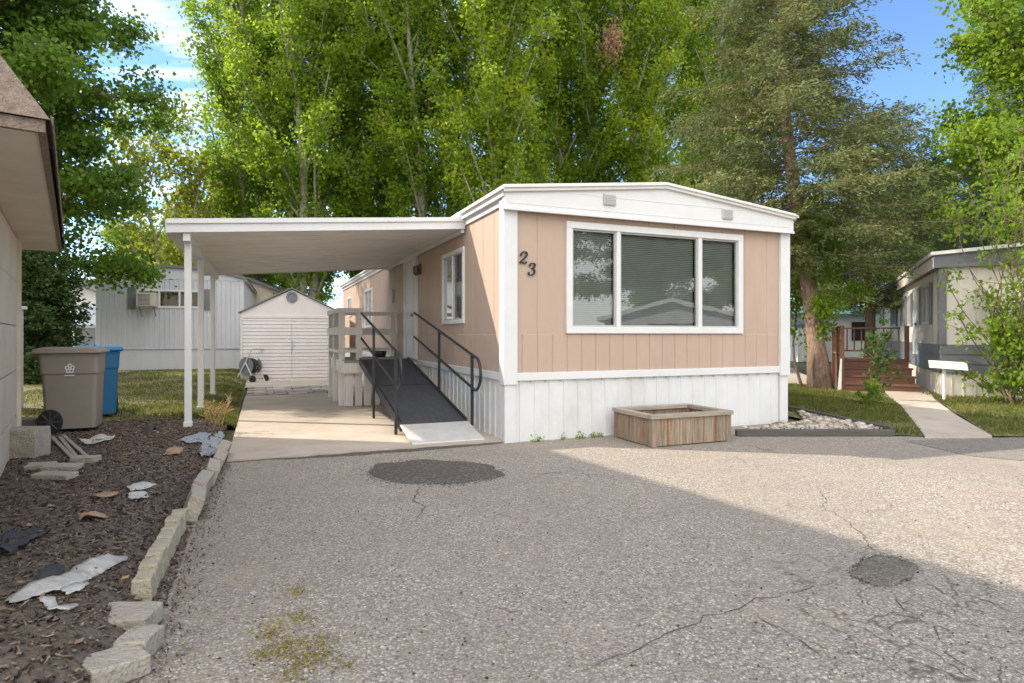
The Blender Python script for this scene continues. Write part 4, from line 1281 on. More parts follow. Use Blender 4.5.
# ------------------------------------------------------------------ left house
lh = thing('left_house', 'beige house corner with a shingled overhanging eave at the left edge', 'house')
K = Vector((-2.28, 2.98, 0)); E = Vector((-5.42, 7.35, 0))
D = (K - E).normalized(); Nn = Vector((D.y, -D.x, 0)).normalized()
if Nn.x > 0: Nn = -Nn
LL = (K - E).length
lp = lambda s, n_, z: tuple(E + D * s + Nn * n_ + Vector((0, 0, z)))
SZ = 2.3
m = MB(); m.hexa([lp(0, 0.03, SZ), lp(LL - .03, 0.03, SZ), lp(LL - .03, 3.5, SZ), lp(0, 3.5, SZ), lp(0, 0.03, SZ + .03), lp(LL - .03, .03, SZ + .03), lp(LL - .03, 3.5, SZ + .03), lp(0, 3.5, SZ + .03)])
m.build('soffit', M_soffit, lh)
m = MB(); m.hexa([lp(-.02, 0.0, SZ - .01), lp(LL, 0, SZ - .01), lp(LL, .03, SZ - .01), lp(-.02, .03, SZ - .01), lp(-.02, 0, SZ + .05), lp(LL, 0, SZ + .05), lp(LL, .03, SZ + .05), lp(-.02, .03, SZ + .05)])
m.hexa([lp(LL - .03, 0.03, SZ - .012), lp(LL, .03, SZ - .012), lp(LL, 3.5, SZ - .012), lp(LL - .03, 3.5, SZ - .012), lp(LL - .03, .03, SZ + .048), lp(LL, .03, SZ + .048), lp(LL, 3.5, SZ + .048), lp(LL - .03, 3.5, SZ + .048)])
m.build('fascia', M_shingle, lh)
m = MB(); m.add([lp(-.03, -.02, SZ + .05), lp(LL + .02, -.02, SZ + .05), lp(LL + .02, 3.5, SZ + .05), lp(-.03, 3.5, SZ + .05), lp(.2, .22, SZ + .45), lp(LL - .22, .22, SZ + .45), lp(LL - .22, 3.5, SZ + .45), lp(.2, 3.5, SZ + .45)],
                [(0, 1, 5, 4), (1, 2, 6, 5), (4, 5, 6, 7), (3, 0, 4, 7)])
m.build('roof', M_shingle, lh)
m = MB(); rr = random.Random(2)
for s in np.arange(0, LL, .11):      # ragged shingle tabs hanging over the edge
    a = rr.uniform(.015, .05)
    m.hexa([lp(s, -.03, SZ + .05 - a), lp(s + .1, -.03, SZ + .05 - a * rr.uniform(.6, 1.2)), lp(s + .1, -.02, SZ + .06), lp(s, -.02, SZ + .06), lp(s, -.032, SZ + .07), lp(s + .1, -.032, SZ + .07), lp(s + .1, -.02, SZ + .08), lp(s, -.02, SZ + .08)])
m.build('shingle_edge', M_shingle, lh)
WOFF = 0.36
m = MB()
for i in range(5):
    z0 = 0.05 + i * 0.45
    m.hexa([lp(1.0, WOFF + .004, z0), lp(LL + 1, WOFF + .004, z0), lp(LL + 1, 3.4, z0), lp(1.0, 3.4, z0), lp(1.0, WOFF, z0 + .44), lp(LL + 1, WOFF, z0 + .44), lp(LL + 1, 3.4, z0 + .44), lp(1.0, 3.4, z0 + .44)])
m.build('wall', M_beige, lh)
m = MB()
for s in (0.95,):
    m.hexa([lp(s, WOFF - .03, 0.05), lp(s + .1, WOFF - .03, 0.05), lp(s + .1, WOFF + .1, .05), lp(s, WOFF + .1, .05), lp(s, WOFF - .03, SZ), lp(s + .1, WOFF - .03, SZ), lp(s + .1, WOFF + .1, SZ), lp(s, WOFF + .1, SZ)])
m.build('corner_board', M_beige, lh)
# added unseen block left of the frame, shaped to shade the drive
TH = 6.0
sh = TH / math.tan(SUN_EL)
q0 = Vector((.40, 6.93, 0)) - SUN_H * sh; q1 = Vector((2.66, 3.02, 0)) - SUN_H * sh
dq = (q1 - q0).normalized(); nq = Vector((-abs(dq.y), -dq.x, 0)).normalized()
q2 = q1 + dq * 2.6
m = MB(); m.prism([(p.x, p.y) for p in (q0, q2, q2 + nq * 5, q0 + nq * 5)], 'z', -0.02, TH - .18)
m.build('shade_block_wall', M_beige, lh)
m = MB(); m.prism([(p.x, p.y) for p in (q0 - nq * .0 - dq * .12, q2 + dq * .12, q2 + nq * 5 + dq * .12, q0 + nq * 5 - dq * .12)], 'z', TH - .18, TH)
m.build('shade_block_top', M_shingle, lh)

cb_ = on(20, 413)
cab = thing('storage_cabinet', 'tall narrow grey storage cabinet with a pale lid past the left house wall', 'cabinet', cb_ + Vector((-.80, .2, 0)), .1)
MB().box(-.3, .42, -.2, .35, 0, 1.52).build('body', M_grey, cab, bevel=.01)
MB().box(-.33, .46, -.24, .38, 1.52, 1.57).build('lid', M_white, cab, bevel=.01)

# ------------------------------------------------------------------ plastic shed
sp = at(292, 381)
shed = thing('garden_shed', 'beige plastic garden shed with a dark gable roof at the end of the drive', 'shed', sp, R(15))
SWd, SH, SP_, SD = 1.34, 1.93, 2.62, 2.6
m = MB()
for s_ in (-1, 1):
    x0, x1 = (0.006, SWd - .05) if s_ > 0 else (-SWd + .05, -0.006)
    z = .1
    while z < 1.75:
        m.hexa([(x0, -.035, z), (x1, -.035, z), (x1, 0, z), (x0, 0, z), (x0, -.02, z + .094), (x1, -.02, z + .094), (x1, 0, z + .094), (x0, 0, z + .094)])
        z += .1
m.build('door', M_shed, shed)
m = MB().prism([(-SWd, 0), (SWd, 0), (SWd, SH), (0, SP_ - .04), (-SWd, SH)], 'y', 0, SD)
m.build('wall', M_shed, shed)
m = MB(); m.box(-SWd, -SWd + .05, -.045, 0, 0, 1.85); m.box(SWd - .05, SWd, -.045, 0, 0, 1.85); m.box(-SWd, SWd, -.043, 0, 1.77, 1.85); m.box(-SWd, SWd, -.06, 0, 0, .08)
m.build('door_frame', M_shed, shed, bevel=.005)
m = MB()
for s_ in (-1, 1):
    m.add([(s_ * (SWd + .06), -.06, SH - .03), (0, -.06, SP_ - .01), (0, SD + .06, SP_ - .01), (s_ * (SWd + .06), SD + .06, SH - .03), (s_ * (SWd + .06), -.06, SH + .005), (0, -.06, SP_ + .025), (0, SD + .06, SP_ + .025), (s_ * (SWd + .06), SD + .06, SH + .005)],
          [(0, 1, 2, 3), (4, 7, 6, 5), (0, 4, 5, 1), (3, 2, 6, 7), (0, 3, 7, 4)])
m.build('roof', M_greyshingle, shed)
MB().lathe([(.15, 0), (.15, -.05), (.10, -.05), (.10, -.03)], 'y', (0, -.003, 2.38), 24).build('gable_vent', M_band, shed)
m = MB(); m.box(-.02, .02, -.06, -.035, .9, 1.15); m.build('door_handle', M_greyframe, shed)

# hose reel in front of the shed
hp = at(251, 382)
hr = thing('hose_reel', 'grey hose reel cart with coiled dark hose standing in front of the shed', 'hose reel', hp, R(-20))
m = MB()
for y in (-.2, .2):
    m.tube([(-.35, y, .03), (.3, y, .03), (.0, y, .55), (.22, y, .92)], .018, 8); m.tube([(-.35, y, .03), (0.0, y, .55)], .018, 8)
m.tube([(.22, -.2, .92), (.22, .2, .92)], .018, 8)
m.build('frame', M_acbody, hr)
m = MB().lathe([(.24, -.17), (.24, -.15), (.1, -.14), (.1, .14), (.24, .15), (.24, .17)], 'y', (-.02, 0, .45), 20); m.build('drum', M_band, hr)
m = MB()
pts = []
for i in range(140):
    a_ = i * .42
    pts.append((-.02 + (.14 + .03 * (i // 47)) * math.cos(a_), -.13 + .26 * abs(((i / 47) % 2) - 1), .45 + (.14 + .03 * (i // 47)) * math.sin(a_)))
m.tube(pts, .015, 6); m.build('hose', M_tarp, hr, smooth_=True)
for y in (-.24, .24):
    MB().lathe([(.03, -.02), (.1, -.02), (.1, .02), (.03, .02)], 'y', (.28, y, .1), 18).build('wheel', M_rubber, hr)


# ------------------------------------------------------------------ grey neighbour home (left back)
gp = Vector((-13.1, 19.2, 0.15))
gh = thing('mobile_home', 'pale grey ribbed mobile home with a window air conditioner beyond the lawn', 'mobile home', gp, R(20))
gh.scale = (.9, 1, 1)
GW, GH = 4.75, 2.98
rib2 = [q for i in range(int(GW / .155)) for q in ((i * .155, 0), (i * .155 + .10, 0), (i * .155 + .115, .022), (i * .155 + .145, .022))] + [(GW, 0)]
gm = lambda a, d, z: (a, -d, z)
m = MB()
for a, b, z0, z1 in ((0, 1.25, .72, GH), (3.37, GW, .72, GH), (1.25, 3.37, 2.62, GH), (1.25, 3.37, .72, 2.03)):
    m.sheet(clip_prof(rib2, a, b), z0, z1, gm)
m.build('wall', M_grey, gh)
m = MB().sheet(rib2, 0, GH, lambda a, d, z: (GW + d, a * 2.2, z)); m.sheet(rib2, 0, GH, lambda a, d, z: (-d, a * 2.2, z)); m.build('side_wall', M_grey, gh)
m = MB().sheet(grooved(GW, .4, .006, .01), 0, .70, lambda a, d, z: (a, -d + .01, z)); m.box(0, GW, -.035, .0, .69, .73); m.build('skirting', M_grey, gh)
arc = [(-.1 + (GW + .2) * i / 16, 3.0 + .33 * math.sin(PI * i / 16) ** .8) for i in range(17)]
m = MB().prism(arc + [(GW + .1, 2.97), (-.1, 2.97)], 'y', -.02, 10.4); m.build('gable_panel', M_grey, gh)
m = MB().prism([(x, z + .003) for x, z in arc] + [(x, z + .09) for x, z in arc[::-1]], 'y', -.12, 10.5); m.build('roof', M_band, gh)
wn = window(gh, gm, 1.25, 3.37, 2.03, 2.62, M_white, .05, .04, (1.95, 2.6), blind=False, back=M_curtain)
for x in (.98, 3.39):
    MB().box(x, x + .24, -.05, -.024, 1.98, 2.67).build('shutter', M_band, gh)
m = MB().box(1.32, 1.92, -.42, .06, 2.06, 2.5); ac = m.build('air_conditioner', M_acbody, gh, bevel=.015)
m = MB()
for i in range(9): m.box(1.37, 1.75, -.43, -.42, 2.11 + i * .04, 2.125 + i * .04)
m.build('grille', M_band, ac)
m = MB(); m.tube([(1.4, -.38, 2.06), (1.4, 0, 1.75)], .015, 6); m.tube([(1.85, -.38, 2.06), (1.85, 0, 1.75)], .015, 6); m.build('bracket', M_band, ac)

# small house with a grey roof between the grey home and the shed
nb = thing('small_house', 'small beige house with a grey sloped roof half hidden behind the shed', 'house', col_at(262, 27), R(8))
MB().prism([(-3.2, 0), (2.2, 0), (2.2, 2.6), (-.5, 3.7), (-3.2, 2.6)], 'y', 0, 7).build('wall', M_beige, nb)
m = MB()
for s_, x in ((-1, -3.5), (1, 2.5)):
    m.add([(x, -.3, 2.5), (-.5, -.3, 3.72), (-.5, 7.3, 3.72), (x, 7.3, 2.5), (x, -.3, 2.6), (-.5, -.3, 3.84), (-.5, 7.3, 3.84), (x, 7.3, 2.6)], [(0, 1, 2, 3), (4, 7, 6, 5), (0, 4, 5, 1), (3, 2, 6, 7), (0, 3, 7, 4)])
m.build('roof', M_greyshingle, nb)
MB().box(-2.2, -1.4, -.04, 0, 1.1, 2.1).build('window', M_dark, nb)

# white homes far left behind the bins
wh = thing('white_house', 'white gabled house far behind the dark evergreen shrub', 'house', col_at(66, 31), R(-12))
MB().prism([(-2.4, 0), (2.4, 0), (2.4, 3.3), (0, 4.1), (-2.4, 3.3)], 'y', 0, 7).build('wall', M_white, wh)
m = MB()
for x in (-2.7, 2.7):
    m.add([(x, -.3, 3.2), (0, -.3, 4.12), (0, 7.3, 4.12), (x, 7.3, 3.2), (x, -.3, 3.3), (0, -.3, 4.24), (0, 7.3, 4.24), (x, 7.3, 3.3)], [(0, 1, 2, 3), (4, 7, 6, 5), (0, 4, 5, 1), (3, 2, 6, 7), (0, 3, 7, 4)])
m.build('roof', M_greyshingle, wh)
MB().box(.3, 1.2, -.04, 0, 1.4, 2.4).build('window', M_dark, wh)
wh2 = thing('storage_shed', 'low pale blue and white shed in front of the far white house', 'shed', col_at(85, 25), R(4))
MB().box(-1.3, 1.3, 0, 2.5, 0, 1.7).build('wall', M_white, wh2)
m = MB(); m.prism([(-1.45, 1.7), (1.45, 1.7), (1.45, 1.85), (0, 2.45), (-1.45, 1.85)], 'y', -.15, 2.6); m.build('roof', mat('pale_blue_roof', (0.50, 0.57, 0.64), .5, .06, 2), wh2)
MB().box(-.4, .4, -.04, 0, .05, 1.6).build('door', M_band, wh2)

# ------------------------------------------------------------------ right neighbour home
rc = at(941, 397); RA = R(-27)
rh = thing('mobile_home', 'cream mobile home with a dark grey lower band beyond the wooden steps', 'mobile home', rc, RA)
# local x runs along its front (to the right and nearer), local y runs back along its side
NL, NW = 18.0, 4.3
nf = lambda a, d, z: (a, -d, z); ns = lambda a, d, z: (-d, a, z)
NH = 2.72
m = MB().sheet(grooved(NW, .3, .012, .014), 1.1, NH, nf)
NWIN = [(1.35, 2.75, 1.55, 2.5), (4.6, 5.6, 1.55, 2.45), (6.2, 6.9, 1.6, 2.45), (8.6, 10.0, 1.6, 2.45), (13.4, 14.4, 1.7, 2.4)]
pn = grooved(NL, .4, .008, .012); cur = 0
for a0, a1, z0, z1 in NWIN:
    m.sheet(clip_prof(pn, cur, a0 + .03), 1.1, NH, ns)
    m.sheet(clip_prof(pn, a0 + .03, a1 - .03), 1.1, z0 + .03, ns); m.sheet(clip_prof(pn, a0 + .03, a1 - .03), z1 - .03, NH, ns); cur = a1 - .03
m.sheet(clip_prof(pn, cur, NL), 1.1, NH, ns)
m.build('wall', M_cream, rh)
m = MB()
for i in range(3):
    z0 = .5 + i * .2
    m.add([nf(0, .03, z0), nf(NW, .03, z0), nf(NW, .01, z0 + .2), nf(0, .01, z0 + .2)], [(0, 1, 2, 3)])
    m.add([ns(0, .03, z0), ns(NL, .03, z0), ns(NL, .01, z0 + .2), ns(0, .01, z0 + .2)], [(0, 1, 2, 3)])
    m.add([nf(0, .03, z0), nf(NW, .03, z0), nf(NW, .01, z0), nf(0, .01, z0)], [(0, 1, 2, 3)])
m.build('lower_band', M_band, rh)
m = MB().sheet(ribs(NW), 0, .5, nf); m.sheet(ribs(NL), 0, .5, ns); m.build('skirting', M_cream, rh)
m = MB(); m.box(-.05, .09, -.045, .09, 1.1, NH); m.build('corner_trim', M_band, rh, bevel=.004)
m = MB().prism([(-.14, NH - .02), (NW + .14, NH - .02), (NW + .14, NH + .26), (NW / 2, NH + .40), (-.14, NH + .26)], 'y', -.12, NL + .1); m.build('roof_edge', M_band, rh, bevel=.006)
m = MB().prism([(-.2, NH + .24), (NW / 2, NH + .39), (NW + .2, NH + .24), (NW + .2, NH + .31), (NW / 2, NH + .46), (-.2, NH + .31)], 'y', -.2, NL + .2); m.build('roof', M_roofmetal, rh)
m = MB(); m.box(-.16, -.143, -.13, NL, NH - .03, NH + .2); m.build('side_fascia', M_cream, rh)
for a0, a1, z0, z1 in NWIN:
    window(rh, ns, a0, a1, z0, z1, M_greyframe, .05, .03, ((a0 + a1) / 2,), blind=False)
    for b in (a0 - .25, a1 + .02):
        MB().add([ns(b, .02, z0), ns(b + .22, .02, z0), ns(b + .22, .02, z1), ns(b, .02, z1), ns(b, .045, z0), ns(b + .22, .045, z0), ns(b + .22, .045, z1), ns(b, .045, z1)], [(4, 5, 6, 7), (0, 1, 5, 4), (1, 2, 6, 5), (2, 3, 7, 6), (3, 0, 4, 7)]).build('shutter', M_band, rh)
dm = MB(); dm.box(-.04, 0, 3.35, 4.15, .8, 2.5); d_ = dm.build('door', M_white, rh); MB().box(-.08, -.04, 3.42, 3.48, 1.55, 1.62).build('handle', M_black, d_)
# white slanted board on a pipe by the corner
sb_ = thing('notice_board', 'white slanted board on a thin white post at the cream home corner', 'board', at(944, 401), RA)
MB().tube([(0, 0, 0), (0, 0, .72)], .028, 10).build('post', M_white, sb_)
m = MB().hexa([(-.26, -.16, .66), (.36, -.16, .62), (.36, -.14, .62), (-.26, -.14, .66), (-.26, -.03, .80), (.36, -.03, .77), (.36, -.01, .77), (-.26, -.01, .80)]); m.build('board', M_cream, sb_)

# ------------------------------------------------------------------ red wood deck with steps
dk = thing('wooden_steps', 'red stained wooden deck with four wide steps and a spindle railing', 'steps', at(843, 391), R(0))
dk.location = at(844, 391); dk.rotation_euler = (0, 0, R(-24))
SW_ = 1.5
NS = 4; rise = .175; tread = .27
for i in range(NS):
    z = rise * (i + 1)
    m = MB().box(0, SW_ - .02 * i, i * tread, (i + 1) * tread + .03 if i < NS - 1 else i * tread + 1.9, z - .035, z); m.build('tread', M_redwood, dk, bevel=.004)
    m = MB().box(.03, SW_ - .03 - .02 * i, i * tread + .03, i * tread + .05, z - rise + .001, z - .037); m.build('riser', M_redwood, dk)
dz = rise * NS
m = MB(); m.box(.0, .03, .03, 2.6, 0, rise * .9); m.box(0.0, .03, NS * tread - .2, 2.7, 0, dz - .04); m.build('stringer', M_redwood, dk)
for x, y, z0 in ((-.04, 0.0, 0.0), (-.04, 1.0, 0.0), (SW_ - .1, 1.02, dz), (-.04, 2.6, 0)):
    MB().box(x - .045, x + .045, y - .045, y + .045, z0, 1.52).build('newel_post', M_redpost, dk, bevel=.006)
m = MB(); m.box(-.09, .01, -.02, 2.65, 1.46, 1.50); m.build('handrail', M_redwood, dk, bevel=.004)
m = MB(); m.box(-.08, SW_, 2.62, 2.70, 1.46, 1.5); m.box(-.08, SW_, 2.64, 2.68, .86, .9); m.build('handrail', M_redwood, dk, bevel=.004)
m = MB(); m.box(-.06, -.02, .05, 2.6, .82, .86); m.build('bottom_rail', M_redwood, dk)
for i in range(9):
    MB().box(.1 + i * .17, .13 + i * .17, 2.645, 2.675, .9, 1.46).build('baluster', M_redpost, dk)
for i in range(12):
    y = .15 + i * .2
    MB().box(-.055, -.025, y, y + .03, .86, 1.46).build('baluster', M_redpost, dk)
wp = MB().hexa([(-.14, -.1, 0.0), (-.06, -.1, 0.0), (-.06, -.06, 0), (-.14, -.06, 0), (-.08, -.1, .75), (-.05, -.1, .75), (-.05, -.06, .75), (-.08, -.06, .75)])
wp.build('white_brace', M_white, dk)

# white double door shed & teal roofed house beyond
ws = thing('storage_shed', 'white metal storage shed with double doors behind the leaning tree trunk', 'shed', at(815, 362), R(2))
MB().box(-.85, .85, 0, 1.6, 0, 1.72).build('wall', M_white, ws)
m = MB(); m.box(-.6, -.01, -.03, 0, .06, 1.6); m.build('door', M_white, ws); m = MB(); m.box(.01, .6, -.03, 0, .06, 1.6); m.build('door', M_white, ws)
m = MB().prism([(-.92, 1.72), (.92, 1.72), (.92, 1.78), (0, 2.0), (-.92, 1.78)], 'y', -.1, 1.7); m.build('roof', M_band, ws)
MB().box(-.05, -.02, -.05, -.03, .8, .95).build('handle', M_black, ws)
th = thing('white_house', 'white house with a teal metal roof far behind the wooden deck', 'house', col_at(846, 33), R(-3))
MB().box(-3.4, 2.2, 0, 6, 0, 2.35).build('wall', M_white, th)
m = MB().prism([(-.4, 2.35), (6.4, 2.35), (6.4, 2.45), (3, 3.0), (-.4, 2.45)], 'x', -3.7, 2.5); m.build('roof', M_teal, th)
MB().box(.3, 1.5, -.04, 0, 1.0, 2.0).build('window', M_dark, th); MB().box(-2.9, -1.9, -.04, 0, 1.0, 2.0).build('window', M_dark, th)


# ------------------------------------------------------------------ trees
def limb(mb, p, d, L_, r0, r1, n_=6, up=0.15, wob=0.12, rnd=random, sides=7):
    pts = [Vector(p)]; d = Vector(d).normalized()
    for i in range(n_):
        d = (d + Vector((rnd.gauss(0, wob), rnd.gauss(0, wob), rnd.gauss(0, wob) + up))).normalized()
        pts.append(pts[-1] + d * L_ / n_)
    rs = [r0 + (r1 - r0) * i / n_ for i in range(n_ + 1)]
    mb.tube(pts, rs, sides)
    return pts, d


def decid(seed, H, base, rad, nl, nbr, nleaf, lsize, sig, angle=45, prof=None, trunk_r=.22, m_leaf=None, m_bark=None, droop=0.0, lean=(0, 0), forks=1, stretch=1.0, aspect=.75, plume=1.1):
    """returns (trunk mesh object, crown mesh object), both unparented at origin"""
    r = random.Random(seed)
    tb = MB()
    prof = prof or (lambda t: math.sin(PI * min(1, .18 + .8 * t)) ** .8)
    trunks = []
    for k in range(forks):
        a = 2 * PI * k / max(1, forks) + r.random()
        l = (lean[0] + (0.10 * math.cos(a) if forks > 1 else 0), lean[1] + (.10 * math.sin(a) if forks > 1 else 0))
        st = Vector((.25 * math.cos(a), .25 * math.sin(a), -.1)) if forks > 1 else Vector((0, 0, -.1))
        pts = [st + Vector((l[0] * H * .9 * t ** 1.2 + .12 * math.sin(t * 9 + seed + k), l[1] * H * .9 * t ** 1.2 + .12 * math.cos(t * 7 + seed + k), H * .93 * t)) for t in [i / 12 for i in range(13)]]
        rs = [trunk_r * (1.35 if i == 0 else 1) * (1 - .88 * i / 12) for i in range(13)]
        tb.tube(pts, rs, 10)
        trunks.append(pts)
    tips = []
    for i in range(nl):
        pts = trunks[i % forks]
        t = (base + (H * .95 - base) * ((i + r.random()) / nl)) / H
        f = min(11.99, t / .93 * 12); j = int(min(11, f)); p = pts[j].lerp(pts[j + 1], f - j)
        az = i * 2.4 + r.uniform(-.5, .5)
        tt = (p.z - base) / max(.1, H - base)
        Lr = rad * max(.12, prof(tt)) * r.uniform(.65, 1.1)
        el = R(angle) + R(25) * tt + r.uniform(-.15, .15)
        d = Vector((math.cos(az) * math.cos(el), math.sin(az) * math.cos(el), math.sin(el)))
        Lr = Lr / max(.35, math.cos(el))
        pp_, dd_ = limb(tb, p, d, Lr, trunk_r * .32 * (1 - .6 * tt), .012, 6, .04 - droop, .13, r, 6)
        for b in range(nbr):
            s = (r.random() ** .65) * 5.99; jj = int(s); q = pp_[jj].lerp(pp_[jj + 1], s - jj)
            bd_ = Vector((r.gauss(0, 1), r.gauss(0, 1), r.gauss(.25, .7))).normalized()
            bl = Lr * r.uniform(.10, .30) * plume * (1.15 - s / 9)
            e = q + bd_ * bl
            tb.tube([q, q.lerp(e, .5) + Vector((0, 0, -.03 * bl)), e], [.012, .008, .004], 4, caps=False)
            tips.append((e, bd_)); tips.append((q.lerp(e, .5), bd_))
    tips_a = np.array([tuple(t[0]) for t in tips]); dirs = np.array([tuple(t[1]) for t in tips])
    per = max(1, int(nleaf / len(tips)))
    wgt = RNG.uniform(.3, 1.7, len(tips))
    cnt = np.maximum(1, (wgt * per).astype(int))
    idx = np.repeat(np.arange(len(tips)), cnt)
    c = tips_a[idx] + RNG.normal(size=(len(idx), 3)) * sig * np.array([1, 1, .75 * stretch]) * RNG.uniform(.5, 1.1, (len(idx), 1))
    v, q = leaves(c, lsize, aspect, dirs[idx] * .3 + np.array([[0, 0, -.35]]), 1.0)
    tr = tb.build('trunk', m_bark or M_bark, smooth_=True)
    cr = np_mesh('crown', v, q, m_leaf)
    return tr, cr


def as_tree(name, label, cat, loc, parts, rz=0, sc=1.0, group=None):
    t = thing(name, label, cat, loc, rz, group)
    t.scale = (sc, sc, sc) if not isinstance(sc, tuple) else sc
    for p in parts: p.parent = t
    return t


def again(src, label, loc, rz, sc):
    t = copy_tree(src); t.location = loc; t.rotation_euler = (0, 0, rz)
    t.scale = (sc, sc, sc) if not isinstance(sc, tuple) else sc
    t['label'] = label
    return t


L_poplar = leaf_mat('poplar_leaf', (0.085, 0.165, 0.014), (0.22, 0.32, 0.024), 0.6, 0.45, tip=(0.34, 0.37, 0.03))
L_poplar2 = leaf_mat('poplar_leaf_fresh', (0.10, 0.185, 0.014), (0.27, 0.35, 0.025), 0.6, 0.45, tip=(0.38, 0.39, 0.03))
L_maple = leaf_mat('maple_leaf', (0.060, 0.130, 0.016), (0.145, 0.240, 0.030), 0.5, 0.42, tip=(0.15, 0.24, 0.04))
L_yellow = leaf_mat('yellow_leaf', (0.10, 0.14, 0.015), (0.27, 0.31, 0.03), 0.45, 0.5)
L_spruce = leaf_mat('spruce_needle', (0.052, 0.080, 0.026), (0.185, 0.205, 0.066), 0.2, 0.6, tip=(0.30, 0.23, 0.09))
L_juniper = leaf_mat('juniper_needle', (0.05, 0.085, 0.027), (0.16, 0.195, 0.06), 0.2, 0.6, tip=(0.2, 0.17, 0.07))
L_blue = leaf_mat('blue_needle', (0.075, 0.105, 0.095), (0.22, 0.26, 0.25), 0.12, 0.6)
L_bush = leaf_mat('bush_leaf', (0.085, 0.165, 0.015), (0.22, 0.32, 0.03), 0.5, 0.45, tip=(0.30, 0.36, 0.03))
L_dark = leaf_mat('dark_needle', (0.022, 0.05, 0.014), (0.065, 0.11, 0.025), 0.2, 0.6)
L_dead = leaf_mat('dead_leaf', (0.24, 0.145, 0.08), (0.46, 0.31, 0.19), 0.35, 0.7)

GP = 'tall poplars behind the pink home'
popprof = lambda t: .95 - .55 * t ** 1.6 if t > .12 else .55 + 3 * t
pa_ = decid(21, 21, 2.6, 3.3, 84, 24, 92000, .15, .25, 50, popprof, .26, L_poplar, M_palebark, 0, forks=3, stretch=1.5, plume=.8)
pop1 = as_tree('poplar_tree', 'bright green poplar left of centre rising behind the carport', 'tree', col_at(305, 27), pa_, 0, 1.0, GP)
pb_ = decid(22, 22, 2.6, 3.0, 86, 24, 88000, .15, .24, 55, popprof, .28, L_poplar2, M_palebark, 0, forks=2, stretch=1.6, plume=.8)
pop2 = as_tree('poplar_tree', 'yellow green poplar whose crown rises just left of the pink home roof', 'tree', col_at(505, 25), pb_, 1.0, 1.0, GP)
again(pop1, 'poplar at the left end of the row beside the gap of cloudy sky', col_at(249, 28.5), 2.1, (.95, .95, 1.0))
again(pop2, 'poplar directly above the carport roof middle', col_at(368, 29.5), 3.3, 1.0)
again(pop1, 'poplar above the front door end of the carport', col_at(432, 27.5), 4.0, 1.03)
again(pop1, 'dense darker poplar above the large front window', col_at(572, 29), 5.2, 1.02)
again(pop2, 'poplar right of the dead brown cluster above the roof peak', col_at(650, 28), .4, (1.0, 1.0, .98))
again(pop1, 'right end poplar of the row, partly hidden by the brown green spruce', col_at(716, 31), 1.7, 1.05)
# one dead hanging cluster in a poplar
dc_ = col_at(612, 25.5, 13.8)
c = np.array(dc_) + RNG.normal(size=(700, 3)) * np.array([.22, .22, .30]); c[:, 2] -= np.abs(RNG.normal(size=700)) * .3
v, q = leaves(c, .15, .5, np.array([[0, 0, -1.2]]))
tag(np_mesh('dead_branch', v, q, L_dead), 'dead brown leaf cluster hanging high in the poplars', 'branch')

# left maple
mprof = lambda t: math.sin(PI * min(1, .30 + .68 * t)) ** .7
ma_ = decid(31, 13, 3.3, 4.4, 60, 36, 170000, .115, .30, 12, mprof, .3, L_maple, M_bark, .03, stretch=.6, aspect=.95)
maple = as_tree('maple_tree', 'broad dark green maple rising behind the left house and bins', 'tree', Vector((-13.8, 15.8, .15)), ma_, .5)
again(maple, 'second dark maple far behind the white house at left', Vector((-27, 29, 0)), 2.4, .9)
ya_ = decid(33, 9, 2.0, 2.3, 26, 14, 7000, .19, .32, 45, None, .14, L_yellow, M_palebark, 0, forks=2)
yel = as_tree('small_tree', 'thin yellowing tree in the gap between the maple and the poplars', 'tree', col_at(172, 26), ya_, 0, 1.0)
again(yel, 'yellowish low tree behind the grey home and the first carport post', col_at(208, 33), 2, (1.2, 1.2, 1.0))


